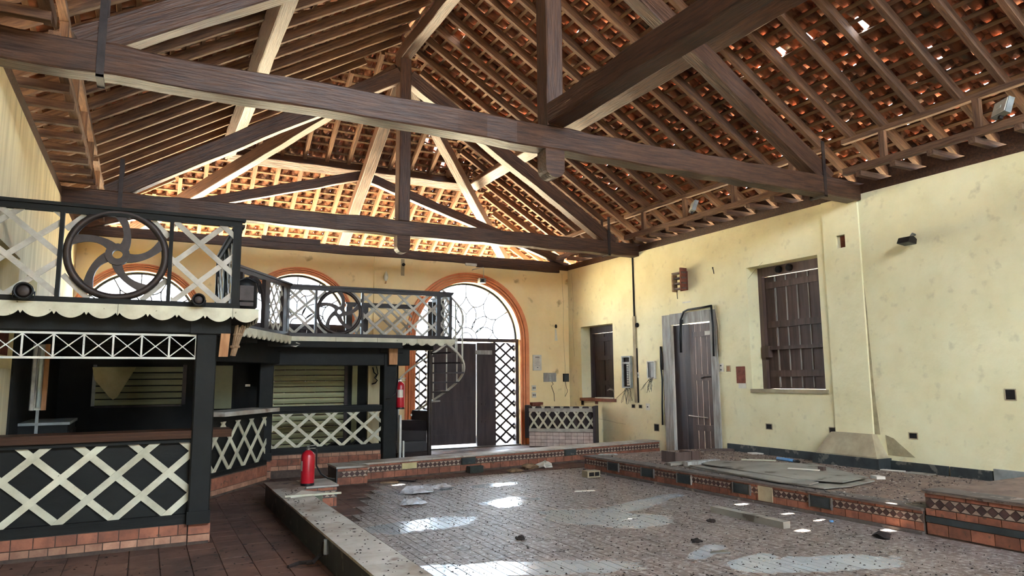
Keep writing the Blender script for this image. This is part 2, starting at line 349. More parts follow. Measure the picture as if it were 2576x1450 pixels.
ARCH = [(-.15, 2.65, 1.02, 1.17), (2.80, 2.75, 1.05, 1.20), (6.73, 2.50, 1.34, 1.58)]   # cx, cz, r_in, r_out
mb = MB(); yb0, yb1 = YB, YB+.45; s = XL-.5
for cx, cz, ri, ro in ARCH:
    mb.box(s, cx-ri, yb0, yb1, 0, ZT); n = 28
    for i in range(n):
        t0, t1 = math.pi*(1-i/n), math.pi*(1-(i+1)/n)
        xa, xb, za, zb_ = cx+ri*math.cos(t0), cx+ri*math.cos(t1), cz+ri*math.sin(t0), cz+ri*math.sin(t1)
        mb.poly([(xa, yb0, za), (xb, yb0, zb_), (xb, yb0, ZT), (xa, yb0, ZT), (xa, yb1, za), (xb, yb1, zb_), (xb, yb1, ZT), (xa, yb1, ZT)],
                [(0, 1, 2, 3), (5, 4, 7, 6), (0, 4, 5, 1), (3, 2, 6, 7)])
    s = cx+ri
mb.box(s, XR+.5, yb0, yb1, 0, ZT)
wb = tag(mb.build('wall_back', 'wallb', org=(0, 0, 0)), kind='structure')
B('wall_pilaster', 'wallb', (4.40, 4.80, YB-.05, YB+.01, 0, ZT-.02), wb)

# orange arch mouldings: five stepped rings, then jambs down to the floor
def arch_trim(i, cx, cz, ri, ro, z0):
    t = empty('trim_%d' % i, (cx, YB, z0), kind='structure'); k = 4; w = (ro-ri)/k
    for q in range(k):
        a, b, d = ri+w*q, ri+w*(q+1)-.012, (.035, .055, .07, .05)[q]
        mb = MB(); n = 32
        P = [(cx-b, z0)]+[(cx+b*math.cos(math.pi*(1-j/n)), cz+b*math.sin(math.pi*(1-j/n))) for j in range(n+1)]+[(cx+b, z0)]
        Q = [(cx-a, z0)]+[(cx+a*math.cos(math.pi*(1-j/n)), cz+a*math.sin(math.pi*(1-j/n))) for j in range(n+1)]+[(cx+a, z0)]
        m_ = len(P); V = []
        for (y) in (YB-d, YB+.01): V += [(x, y, z) for x, z in P]+[(x, y, z) for x, z in Q]
        F = []
        for j in range(m_-1):
            F += [(j, j+1, m_+j+1, m_+j), (2*m_+j, 3*m_+j, 3*m_+j+1, 2*m_+j+1), (j, 2*m_+j, 2*m_+j+1, j+1), (m_+j, m_+j+1, 3*m_+j+1, 3*m_+j)]
        mb.poly(V, F).build('moulding', 'orange', t)
    B('groove', 'orange', (cx-ro+.004, cx-ri, YB-.02, YB, z0, cz), t); B('groove', 'orange', (cx+ri, cx+ro-.004, YB-.02, YB, z0, cz), t)
    return t
arch_trim(1, *ARCH[0], 1.2); arch_trim(2, *ARCH[1], 1.2); arch_trim(3, *ARCH[2], 0)

# leaded fanlights: petals round a small half-rosette
def fanlight(idx, cx, cz, r, label):
    w = empty('window_%d' % idx, (cx, YB+.2, cz), label, kind='structure'); y = YB+.2
    n = 32; P = [(r*math.cos(math.pi*j/n), r*math.sin(math.pi*j/n)) for j in range(n+1)]
    MB().prism(P, (cx, y, cz), (1, 0, 0), (0, 0, 1), (0, 1, 0), .006).build('pane', 'glass', w)
    MB().tube([(cx+(r-.02)*math.cos(math.pi*j/n), y, cz+(r-.02)*math.sin(math.pi*j/n)) for j in range(n+1)], .028, 6).build('outer_came', 'lead', w)
    def came(pts): MB().tube([(cx+a*r, y-.004, cz+b*r) for a, b in pts], .013, 5).build('came', 'lead', w)
    for rr in (.21, .12): came([(rr*math.cos(math.pi*j/14), rr*math.sin(math.pi*j/14)) for j in range(15)])
    def quad(a, m_, b):                                  # smooth came through three points
        k0 = [2*m_[q]-.5*(a[q]+b[q]) for q in (0, 1)]
        return [tuple((1-t)**2*a[q]+2*t*(1-t)*k0[q]+t*t*b[q] for q in (0, 1)) for t in [n_/8 for n_ in range(9)]]
    D, B0, B1, B2, B3 = (0, .44), (0, .757), (.35, .655), (.59, .372), (.66, .0)
    T1, T2, T3, R1, R2 = (.141, .582), (.385, .423), (.526, .154), (.105, .18), (.175, .11)
    for a, m_, b in ((D, (.065, .52), T1), (T1, (.192, .42), R1), (R1, (.18, .345), T2), (T2, (.36, .27), R2), (R2, (.335, .222), T3), (T3, (.48, .06), (.41, 0)),
                     (B0, (.07, .64), T1), (T1, (.25, .59), B1), (B1, (.345, .53), T2), (T2, (.48, .37), B2), (B2, (.53, .26), T3), (T3, (.57, .06), B3)):
        for sg in (1, -1): came([(sg*p, q) for p, q in quad(a, m_, b)])
    came([(0, .21), D]); came([B0, (0, .98)])
    for b in (B1, B2):
        l_ = .98/math.hypot(*b)
        for sg in (1, -1): came([(sg*b[0], b[1]), (sg*b[0]*l_, b[1]*l_)])
    return w
fanlight(1, *ARCH[0][:3], 'leaded half-round window behind the wheel of the near balcony')
fanlight(2, *ARCH[1][:3], 'leaded half-round window behind the far balcony')
fanlight(3, *ARCH[2][:3], 'leaded half-round fanlight above the dark entrance door')
def plank_panel(parent, name, m, x0, x1, y0, y1, z0, z1, n, axis='x', gap=.006, jit=.006):
    w = ((x1-x0) if axis == 'x' else (y1-y0))/n
    for i in range(n):
        j = RN.uniform(-jit, jit)
        if axis == 'x': B(name, m, (x0+i*w+gap/2, x0+(i+1)*w-gap/2, y0+j, y1+j, z0, z1), parent)
        else: B(name, m, (x0+j, x1+j, y0+i*w+gap/2, y0+(i+1)*w-gap/2, z0, z1), parent)
for idx, (cx, cz, ri, ro) in ((1, ARCH[0]), (2, ARCH[1])):
    d = empty('door_%d' % idx, (cx, YB+.15, 0), ['', 'dark boarded door under the near half-round window', 'dark boarded door under the middle half-round window'][idx], kind='structure')
    B('transom', 'doorw', (cx-ri, cx+ri, YB+.1, YB+.3, cz-.12, cz+.0), d); plank_panel(d, 'board', 'doorw', cx-ri, cx+ri, YB+.15, YB+.2, 0, cz-.12, 10)
# entrance door
cx, cz, ri, ro = ARCH[2]
d3 = empty('door_3', (cx, YB+.15, 0), 'dark panelled entrance door between two lattice side lights', kind='structure')
B('transom', 'doorw', (cx-ri, cx+ri, YB+.08, YB+.3, 2.44, 2.52), d3)
B('jamb', 'doorw', (5.72, 5.80, YB+.1, YB+.28, 0, 2.44), d3); B('jamb', 'doorw', (7.40, 7.46, YB+.1, YB+.28, 0, 2.44), d3); B('jamb', 'doorw', (8.0, 8.07, YB+.1, YB+.28, 0, 2.44), d3)
B('jamb', 'doorw', (5.39, 5.44, YB+.1, YB+.28, 0, 2.44), d3)
lf = B('door_leaf', 'doorw', (5.80, 6.96, YB+.14, YB+.19, .07, 2.40), d3)
for (z0, z1) in ((.16, .30), (.42, 1.05), (1.15, 1.62), (1.72, 2.28)): MB().box(5.9, 6.86, YB+.125, YB+.14, z0, z1).build('panel', 'doorw', lf)
lf2 = B('door_leaf', 'doorw', (6.97, 7.40, YB+.10, YB+.16, .0, 2.42), d3)
for z in (.55, .95): MB().box(7.06, 7.09, YB+.085, YB+.10, z, z+.05).box(7.16, 7.19, YB+.085, YB+.10, z, z+.05).build('bolt', 'iron', lf2)
pl = B('faded_notice', 'frame', (6.92, 7.36, YB+.088, YB+.099, 2.14, 2.24), d3)
lattice(d3, (7.46, YB+.2, .03), (1, 0, 0), .54, 2.40, .32, .05, 40, .02, 'rail')
lattice(d3, (5.44, YB+.2, .03), (1, 0, 0), .29, 2.40, .32, .05, 40, .02, 'rail')
B('threshold', 'capt', (5.39, 8.07, YB-.02, YB+.42, -.012, .012), d3)

# right wall door, its frame, two plank leaves
d4 = empty('door_4', (XR, 10.6, 0), 'narrow plank door ajar in a peeling grey frame', kind='structure')
B('frame_jamb', 'frame', (XR-.035, XR+.2, 9.87, 10.03, 0, 2.83), d4); B('frame_jamb', 'frame', (XR-.035, XR+.2, 11.16, 11.41, 0, 2.83), d4)
B('frame_head', 'frame', (XR-.04, XR+.2, 10.03, 11.16, 2.62, 2.84), d4)
lv = B('leaf_rail', 'shut', (XR+.00, XR+.02, 10.05, 10.60, 1.5, 1.62), d4); B('leaf_rail', 'shut', (XR+.00, XR+.02, 10.05, 10.55, 2.34, 2.44), d4); B('leaf_rail', 'shut', (XR+.00, XR+.02, 10.05, 10.55, .55, .66), d4)
plank_panel(d4, 'plank', 'shut', XR+.02, XR+.05, 10.035, 10.66, .02, 2.60, 4, 'y', .009, .004)
plank_panel(d4, 'plank', 'doorw', XR+.04, XR+.07, 10.675, 11.155, .02, 2.61, 3, 'y', .004, .003)
B('number_plate', 'paper', (XR-.01, XR+.00, 10.06, 10.2, 2.36, 2.44), d4)
MB().tube([(XR-.01, 10.1, 1.57), (XR-.02, 10.25, 1.57), (XR-.01, 10.34, 1.55)], .012).build('bolt', 'iron', d4)
MB().tube([(XR+.01, 10.75, .82), (XR-.02, 10.5, .81), (XR-.02, 10.2, .80)], .012).build('bar', 'chrome', d4)

# shuttered windows
def shutter_window(idx, Y0, Y1, Z0, Z1, label, n, rails, m):
    w = empty('window_%d' % idx, (XR+.3, (Y0+Y1)/2, Z0), label, kind='structure'); x = XR+.32
    B('frame_head', m, (x-.05, x+.12, Y0, Y1, Z1-.16, Z1), w); B('frame_jamb', m, (x-.05, x+.12, Y1-.09, Y1, Z0, Z1-.16), w); B('frame_jamb', m, (x, x+.12, Y0, Y0+.02, Z0, Z1-.16), w)
    plank_panel(w, 'plank', m, x+.02, x+.05, Y0+.005, Y1-.06, Z0+.004, Z1-.166, n, 'y', .006, .006)
    yl = Y0+.02; wd_ = (Y1-Y0-.12)/n
    for i in range(1, n): B('bead', 'frame' if m == 'shut' else m, (x+.005, x+.02, yl+i*wd_-.012, yl+i*wd_+.006, Z0+.03, Z1-.18), w)
    for z in rails:
        B('rail', m, (x-.015, x+.018, Y0+.05, (Y0+Y1)/2-.04, z-.055, z+.055), w); B('rail', m, (x-.01, x+.018, (Y0+Y1)/2-.035, Y1-.14, z-.06, z+.05), w)
    return w
ws = shutter_window(4, *WBIG, 'tall brown plank shutters in the large deep window recess', 6, (1.62, 2.48, 3.18), 'shut')
B('cross_bar', 'shut', (XR+.26, XR+.31, 7.6, 8.95, 2.03, 2.09), ws); B('bar_bracket', 'shut', (XR+.22, XR+.32, 8.88, 9.02, 1.9, 2.10), ws)
B('sill', 'plinthstone', (XR-.03, XR+.5, 7.52, 9.10, 1.29, 1.352), ws)
for y in (8.35, 8.58): MB().lathe([(.06, 0), (.06, .05), (.035, .06)], (0, 0, 0), 14).build('hole_ring', 'hole', ws, org=(0, 0, 0)).matrix_basis = Matrix.Translation(Vector((XR+.27, y, 3.42))-base_of(ws)) @ Matrix.Rotation(R(-90), 4, 'Y')
w2 = shutter_window(5, *WSM, 'small violet brown shutters in the corner window above a sink', 3, (1.45, 2.05, 2.5), 'doorw')
B('sill', 'brick', (XR-.05, XR+.5, 13.12, 14.56, 1.02, 1.092), w2)

# skirting on the stage side of the right wall
bb = empty('baseboard_right', (XR, 6, .24), kind='structure')
for (a, b, h) in ((8.75, 9.72, .13), (7.65, 8.74, .13), (5.75, 6.58, .13), (5.2, 5.72, .13)): B('skirting_piece', 'slate', (XR-.03, XR, a, b, .24, .24+h), bb)
B('skirting_piece', 'slate', (XR-.29, XR-.26, 6.58, 7.64, .24, .40), bb); B('skirting_piece', 'slate', (XR-.29, XR, 6.555, 6.585, .24, .40), bb); B('skirting_piece', 'slate', (XR-.29, XR, 7.635, 7.665, .24, .40), bb)
B('skirting_piece', 'grey', (XR-.035, XR, 4.3, 5.18, .24, .40), bb)
# wall plates
B('trim_11', 'beam', (XR, XR+.35, YN, YB+.45, ZT, ZT+.14)); B('trim_12', 'beam', (XL-.35, XL, YN, YB+.45, ZT, ZT+.14))
tp = beam('trim_13', 'beam', (XL, YB+.12, ZT+.09), (XR+.02, YB+.12, ZT+.09), .30, .20, rough=.008)
for n_ in ('trim_11', 'trim_12', 'trim_13'): tag(bpy.data.objects[n_], kind='structure')
tag(bpy.data.objects['trim_11'], 'brown timber wall plate along the top of the right wall'); tag(bpy.data.objects['trim_12'], 'timber wall plate along the top of the left wall'); tag(tp, 'rough red-brown timber wall plate above the arches')
beam('scarf_piece', 'beam', (6.9, YB+.02, ZT+.0), (9.2, YB+.02, ZT+.0), .14, .16, tp, rough=.006); beam('scarf_piece', 'beam', (2.0, YB-.02, ZT+.20), (3.2, YB-.02, ZT+.20), .08, .12, tp)

# ------------------------------------------------------------------ roof
ceil = empty('ceiling', (XC, 8, ZR), 'open clay tile roof on timber rafters and battens', kind='structure')
RH, RW = .13, .075
def zroof(dx): return ZR-SL*dx
DXE = 6.15; YE = YH+DXE
RSTEP = .53
ry = [7.10+RSTEP*k for k in range(-19, 22)]
for y in ry:
    for sg in (-1, 1):
        d0 = max(.05, y-YH+.05)
        if d0 > DXE-.3: continue
        j = RN.uniform(-.012, .012)
        beam('rafter', 'rafter', (XC+sg*d0, y+j, zroof(d0)+RH/2/CA), (XC+sg*DXE, y-j, zroof(DXE)+RH/2/CA), RW, RH, ceil)
for k in range(-12, 13):
    dx = k*.48+.20
    if abs(dx) > DXE-.3: continue
    beam('rafter', 'rafter', (XC+dx, YH+abs(dx)+.05, zroof(abs(dx)+.05)+RH/2/CA), (XC+dx, YE, zroof(DXE)+RH/2/CA), RW, RH, ceil)
PITCH, TW = .21, .23
nrow = int((DXE+.1)/CA/PITCH)
BT = .022
for i in range(nrow+1):
    s_ = .06+i*PITCH; dx = s_*CA
    if dx > DXE: break
    zz = zroof(dx)+RH/CA+BT/2
    for sg in (-1, 1):
        y1 = YH+dx; rot = Matrix.Rotation(sg*math.atan(SL), 3, 'Y')
        if i == 0: y1 = YH
        piece('batten', 'batten', (XC+sg*dx, (3.0+y1)/2, zz), (.05, y1-3.0, BT), ceil, rot)
    if i > 0: piece('batten', 'batten', (XC, YH+dx, zz), (2*dx, .05, BT), ceil, Matrix.Rotation(-math.atan(SL), 3, 'X'))

def tile_arr(pan, L_, r0, r1, rs, seg=4, th=.013, half=76):
    V = []; hs = R(half)
    for x, r in ((-L_/2, r0), (L_/2, r1)):
        dz = rs if x > 0 else 0
        for rr in (r, r-th):
            for j in range(seg+1):
                t = -hs+2*hs*j/seg; y = rr*math.sin(t); c_ = rr*math.cos(t)
                z = (r-c_) if pan else (c_-r*math.cos(hs)+.052)
                V.append((x, y, z+dz))
    q = seg+1; F = []
    for j in range(seg):
        F += [(j, j+1, 2*q+j+1, 2*q+j), (q+j+1, q+j, 3*q+j, 3*q+j+1), (j+1, j, q+j, q+j+1), (2*q+j, 2*q+j+1, 3*q+j+1, 3*q+j)]
    F += [(0, 2*q, 3*q, q), (seg, q+seg, 3*q+seg, 2*q+seg)]
    return np.array(V, float), np.array(F, int)
VAR = {True: [], False: []}   # 0-7 loose courses of the long slopes, 8-11 tight courses of the hip
for pan in (True, False):
    for k in range(8):
        short = k == 0
        VAR[pan].append(tile_arr(pan, .198 if short and pan else .238, .092, .082, RN.uniform(.018, .046)))
    for k in range(4): VAR[pan].append(tile_arr(pan, .29, .092, .080, RN.uniform(.006, .014)))
SPOTS = [(4.91, 6.54), (5.82, 5.30), (6.56, 5.36), (6.72, 4.80), (6.60, 5.95), (6.66, 6.70), (3.46, 10.28), (5.95, 5.22)]
HOLES = []
for (x, y) in SPOTS:
    # follow the sun up to the tile layer
    for sg in (1, -1):
        # x + a t, z = c t ; plane z = ZR+.22 - SL*sg*(X-XC)
        a, b_, c_ = SUN_DIR; t = (ZR+.22-SL*sg*(x-XC))/(c_+SL*sg*a); X = x+a*t
        if (X-XC)*sg >= 0: HOLES.append((X, y+b_*t, sg))
tiles = []    # (pan, variant, Matrix 3x3, loc)
ang = math.atan(SL); zoff = RH/CA+BT/CA
rotm = {1: np.array(Matrix.Rotation(ang, 3, 'Y')), -1: np.array(Matrix.Rotation(ang, 3, 'Y') ) }
def basis(dirn, across):
    d = Vector(dirn).normalized(); a = Vector(across).normalized(); n_ = d.cross(a)
    if n_.z < 0: a = -a; n_ = d.cross(a)
    return np.array(((d.x, a.x, n_.x), (d.y, a.y, n_.y), (d.z, a.z, n_.z)))
BR = basis((CA, 0, -SA), (0, 1, 0)); BL = basis((-CA, 0, -SA), (0, 1, 0)); BHp = basis((0, CA, -SA), (1, 0, 0))
def jitter(Bm):
    a = RN.uniform(-.045, .045); c, s = math.cos(a), math.sin(a); return Bm @ np.array(((c, -s, 0), (s, c, 0), (0, 0, 1)))
for i in range(nrow):
    sc = .06+(i+.5)*PITCH; dx = sc*CA; z0 = zroof(dx)+zoff
    for sg, Bm in ((1, BR), (-1, BL)):
        ymax = YH+dx; j = 0
        while True:
            y = 3.1+j*TW; j += 1
            if y > ymax+.05: break
            for pan in (True, False):
                yy = y+(0 if pan else TW/2)
                if yy > ymax+.08: continue
                if pan and any(h[2] == sg and abs(h[1]-yy) < TW*.5 and abs((h[0]-XC)*sg-dx) < PITCH*CA*.5 for h in HOLES): continue
                loc = np.array((XC+sg*dx, yy, z0))+RN.uniform(-.006, .006, 3)
                tiles.append((pan, RN.randint(8), jitter(Bm), loc))
    j = 0
    while True:
        x = -dx+j*TW; j += 1
        if x > dx: break
        for pan in (True, False):
            xx = x+(0 if pan else TW/2)
            if pan and any(abs(XC+xx-hx) < TW*.5 and abs(YH+dx-hy) < PITCH*CA*.5 for hx, hy in ((6.016, 15.022), (5.75, 14.784), (5.35, 14.60), (6.74, 15.10))): continue
            tiles.append((pan, 8+RN.randint(4), jitter(BHp), np.array((XC+xx, YH+dx, z0))+RN.uniform(-.006, .006, 3)))
for k in range(int((YE-3.1)/.36)):       # ridge and hip capping tiles
    pass
# the 300 tiles that show largest become parts, the rest one mesh
locs = np.array([t[3] for t in tiles]); rel = locs-np.array((0, 0, 1.56)); dep = rel @ np.array(fw)
px = 1288+FPX*(rel @ np.array(rt))/dep; py = 725-FPX*(rel @ np.array(up))/dep
nrm = np.array([t[2][:, 2] for t in tiles]); dist = np.linalg.norm(rel, axis=1)
sz = np.abs((nrm*rel).sum(1))/dist**3*((px > 0) & (px < 2576) & (py > 0) & (py < 700) & (dep > 0))
sz *= np.array([1.0 if t[0] else .35 for t in tiles])
big = set(np.argsort(-sz)[:300].tolist())
tmesh = {}
def mk(name, V, F, m):
    me = bpy.data.meshes.new(name); me.vertices.add(len(V)); me.vertices.foreach_set('co', V.ravel())
    me.loops.add(F.size); me.loops.foreach_set('vertex_index', F.ravel().astype(np.int32)); me.polygons.add(len(F))
    me.polygons.foreach_set('loop_start', np.arange(0, F.size, F.shape[1]).astype(np.int32)); me.update(calc_edges=True); me.materials.append(m); return me
for pan in (True, False):
    for k, (V, F) in enumerate(VAR[pan]): tmesh[(pan, k)] = mk('roof_tile', V, F, M['tile1'])
VV, FF, off = [], [], 0
for i, (pan, k, Bm, loc) in enumerate(tiles):
    if i in big:
        w = Matrix(Bm.tolist()).to_4x4(); w.translation = Vector(loc.tolist()); link('roof_tile', tmesh[(pan, k)], ceil, w)
    else:
        V, F = VAR[pan][k]; VV.append(V @ Bm.T+loc); FF.append(F+off); off += len(V)
to = link('roof_tiles', mk('roof_tiles', np.vstack(VV)-np.array(base_of(ceil)), np.vstack(FF), M['tile']), ceil, Matrix.Translation(base_of(ceil))); to['kind'] = 'stuff'
# plain boarded roof over the part of the hall behind the camera
for sg in (-1, 1):
    MB().prism([(0, 0), (DXE/CA, 0), (DXE/CA, 6.8), (0, 6.8)], (XC, -3.7, ZR+.16), (sg*CA, 0, -SA), (0, 1, 0), (sg*SA, 0, CA), .05).build('roof_boarding', 'tile', ceil)
# ridge, hip capping
beam('ridge_capping', 'tile', (XC, 3.0, ZR+.30), (XC, YH, ZR+.30), .34, .06, ceil)
for sg in (-1, 1): beam('hip_capping', 'tile', (XC, YH, ZR+.33), (XC+sg*DXE, YH+DXE, zroof(DXE)+.33), .34, .06, ceil)
B('gable_near', 'wall', (XL-.5, XR+.5, YN-.5, YN-.2, ZT, 4.9), wn)

# heavy roof timbers
def timber_thing(name, label, loc, cat='beam', group=None): return empty(name, loc, label, cat, group)
rb = tag(beam('ridge_beam', 'beam', (XC, -3.4, 7.75), (XC, YH+.1, 7.75), .20, .26, rough=.008), 'ridge beam running along the top of the roof', 'beam')
pu = 'roof purlins'
tag(beam('purlin', 'beam', (1.30, -3.4, 6.27), (1.30, 15.17, 6.27), .24, .22, upv=(-SL, 0, 1), rough=.008), 'long purlin carrying the rafters of the left roof slope', 'beam', pu)
tag(beam('purlin', 'beam', (6.90, -3.4, 6.27), (6.90, 15.17, 6.27), .24, .22, upv=(SL, 0, 1), rough=.008), 'long purlin carrying the rafters of the right roof slope', 'beam', pu)
tag(beam('purlin', 'beam', (1.30, 15.3, 6.27), (6.90, 15.3, 6.27), .24, .22, upv=(0, SL, 1), rough=.008), 'cross purlin under the sunlit hipped roof end', 'beam', pu)
tag(beam('hip_beam', 'beam', (XC-.05, YH+.05, 7.50), (XC-5.6, YH+5.6, 7.50-SL*5.6), .20, .24, rough=.006), 'left diagonal hip beam of the far roof end', 'beam', 'hip beams')
tag(beam('hip_beam', 'beam', (XC+.05, YH+.05, 7.50), (XC+5.6, YH+5.6, 7.50-SL*5.6), .20, .24, rough=.006), 'right diagonal hip beam of the far roof end', 'beam', 'hip beams')
tag(beam('hip_rafter_beam', 'beam', (XC, YH+.1, 7.38), (XC, YE-.4, 7.38-.598*(YE-.5-YH)), .24, .22, rough=.006), 'pale heavy middle rafter running down the hipped roof end', 'beam')
def truss(Y, label, brace=False, vis=True, strap=True):
    t = empty('roof_truss', (XC, Y, 4.2), label, 'truss', 'king post trusses')
    beam('tie_beam', 'beam', (XL-.2, Y, 4.34), (XR+.2, Y, 4.34), .24, .28, t, rough=.014)
    beam('king_post', 'beam', (XC, Y, 4.48), (XC, Y, 7.62), .22, .25, t, upv=(0, 1, 0), rough=.004)
    for sg in (-1, 1):
        beam('principal_rafter', 'beam', (XC+sg*.10, Y, 7.30), (XC+sg*4.75, Y, 7.36-.612*4.75), .22, .27, t, rough=.010)
        if strap:
            b = MB(); x = XC+sg*4.58
            b.box(x-.03, x+.03, Y-.135, Y-.122, 4.16, 5.0).box(x-.03, x+.03, Y+.122, Y+.135, 4.16, 5.0).box(x-.03, x+.03, Y-.135, Y+.135, 4.165, 4.185)
            b.build('iron_strap', 'iron', t)
    # rounded pendant under the tie
    w = .125; P = [(-w, .32), (-w, .10)]+[(-w*math.cos(math.pi*j/10), .10-w*math.sin(math.pi*j/10)*.9) for j in range(1, 10)]+[(w, .10), (w, .32)]
    MB().prism(P, (XC, Y-.10, 3.885), (1, 0, 0), (0, 0, 1), (0, 1, 0), .2).build('pendant', 'beam', t)
    return t
truss(12.26, 'far king post truss above the far balcony'); truss(6.85, 'near king post truss crossing the top of the view'); truss(1.43, 'king post truss above and behind the viewer')
tag(beam('binding_beam', 'beam', (XC+.02, 1.5, 4.62), (XC+.02, 6.74, 4.62), .25, .26, rough=.012), 'heavy lengthwise beam meeting the near king post foot', 'beam')
t3 = empty('gable_truss', (XC, YB-.03, 4.5), 'low pitched brown truss standing over the back wall', 'truss')
for sg in (-1, 1): beam('low_rafter', 'beam', (XC, YB-.03, 6.10), (XC+sg*5.2, YB-.03, 4.52), .16, .20, t3, rough=.006)

# eaves frame along both walls: lookouts, beam, posts and rail
def eaves(sg, label):
    xw = XR if sg > 0 else XL; xb = xw-sg*.38
    t = empty('roof_eaves', (xb, 8, 4.44), label, 'roof frame', 'eaves frames')
    for k in range(-16, 22):
        y = 7.10+RSTEP*k-.12
        if y > YB-.2 or y < YN+.2 or min(abs(y-q) for q in (1.43, 6.85, 12.26)) < .2: continue
        beam('lookout', 'rafter', (xb-sg*.04, y, 4.49), (xw+sg*.75, y, 4.49), .085, .085, t)
    B('light_block_board', 'beam', tuple(sorted((xw+sg*.40, xw+sg*.44)))+(YN, YB, 4.545, 4.76), t)  # board added behind the lookouts to block daylight leaking in at the eaves
    segs = [(-2.8, 1.28), (1.58, 6.70), (7.0, 12.1), (12.42, 14.95)]
    for a, b in segs:
        beam('eaves_beam', 'rafter', (xb, a, 4.575), (xb, b, 4.575), .09, .10, t, rough=.004)
        beam('eaves_rail', 'rafter', (xb, a, 5.03), (xb, b, 5.03), .08, .075, t, rough=.006)
        n = max(2, int((b-a)/1.25))
        for q in range(n): y = a+(b-a)*(q+.5)/n; beam('eaves_post', 'rafter', (xb, y, 4.62), (xb, y, 5.0), .075, .085, t, upv=(0, 1, 0))
    return t
eaves(1, 'light timber eaves frame along the right wall top'); eaves(-1, 'light timber eaves frame along the left wall top')

# ------------------------------------------------------------------ floor pieces
def seen(x, y, z):
    r_ = Vector((x, y, z-1.56)); d = r_.dot(fw)
    if d < .3: return 0
    a, b = 1288+FPX*r_.dot(rt)/d, 725-FPX*r_.dot(up)/d
    return 1/r_.length_squared if (-60 < a < 2640 and -60 < b < 1510) else 0
def tiled_area(parent, name, m, x0, x1, y0, y1, tw, tl, z, th, keep, gap=.006, cap=300, jit=.0015):
    C = []
    for i in range(int((x1-x0)/tw)):
        o = (i % 2)*0
        for j in range(int((y1-y0)/tl)):
            x, y = x0+(i+.5)*tw, y0+(j+.5)*tl+o
            if keep(x, y): C.append((seen(x, y, z), x, y))
    C.sort(reverse=True); mb = MB()
    for q, (s_, x, y) in enumerate(C):
        dz = RN.uniform(-jit, jit)
        if q < cap and s_ > 0: piece(name, m, (x, y, z-th/2+dz), (tw-gap, tl-gap, th), parent)
        else: mb.box(x-tw/2+gap/2, x+tw/2-gap/2, y-tl/2+gap/2, y+tl/2-gap/2, z-th+dz, z+dz)
    if mb.v: o = mb.build(name+'s', m, parent); o['kind'] = 'stuff'
def dance(x, y):
    if not (1.70 < x < 6.95 and 2.0 < y < 10.8): return False
    return not (x < 3.0 and y > 7.0+ (x-1.7)*2.4) or (x > 2.2+max(0, y-7.0)*.42)
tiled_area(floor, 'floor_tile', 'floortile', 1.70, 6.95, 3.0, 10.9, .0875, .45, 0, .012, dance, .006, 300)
def other(x, y): return not (1.70 < x < 6.95 and 3.0 < y < 10.9 and dance(x, y))
tiled_area(floor, 'paving_tile', 'redtile', XL, XR, 2.6, YB-.02, .24, .24, 0, .012, other, .008, 300)
B('concrete_screed', 'dust', (XL, XR, YN, 2.6, -.012, 0), floor)

# ------------------------------------------------------------------ tiled kerbs and stage
def brick_row(parent, p0, u, n, L_, z0, z1, bw, m='brick', d=.012, gap=.008, off=0.0):
    """thin face bricks along u from p0, proud of the wall by d along n"""
    u, n = Vector(u).normalized(), Vector(n).normalized(); rot = Matrix(((u.x, n.x, 0), (u.y, n.y, 0), (0, 0, 1))); s_ = -off
    while s_ < L_-.01:
        a, b = max(0, s_), min(L_, s_+bw)
        if b-a > .03: piece('brick', m, Vector(p0)+u*((a+b)/2)+n*(d/2)+Vector((0, 0, (z0+z1)/2-p0[2])), (b-a-gap, d, z1-z0-gap), parent, rot)
        s_ += bw
def diamond_row(parent, p0, u, n, L_, z0, z1, d=.010, part=True, md='diaD'):
    u, n = Vector(u).normalized(), Vector(n).normalized(); h = (z1-z0); w = h; k = int(L_/w); st = MB(); sD = MB()
    P0 = Vector((p0[0], p0[1], z0)); v = Vector((0, 0, 1)); g = .05*h
    me = None
    for i in range(k):
        o = P0+u*(i*w)
        if part:
            if me is None: me = MB().prism([(0, -h/2+g), (h/2-g, 0), (0, h/2-g), (-h/2+g, 0)], (0, 0, 0), (1, 0, 0), (0, 0, 1), (0, 1, 0), d).mesh('diamond_tile', md)
            rot = Matrix(((u.x, n.x, 0), (u.y, n.y, 0), (0, 0, 1))).to_4x4(); c = o+u*(w/2)+v*(h/2)
            link('diamond_tile', me, parent, Matrix.Translation(c) @ rot)
        else: sD.prism([(w/2, g), (w-g, h/2), (w/2, h-g), (g, h/2)], o, u, v, n, d)
        st.prism([(g-.0*w, g), (w-g, g), (w/2, h/2-g)] if False else [(w/2+g*1.2, g*.6), (w*1.5-g*1.2, g*.6), (w, h/2-g)], o, u, v, n, d*.8)
        st.prism([(w/2+g*1.2, h-g*.6), (w, h/2+g), (w*1.5-g*1.2, h-g*.6)], o, u, v, n, d*.8)
    q = st.build('triangle_tiles', 'diaL', parent); q['kind'] = 'stuff'
    if sD.v: q = sD.build('diamond_tiles', md, parent); q['kind'] = 'stuff'
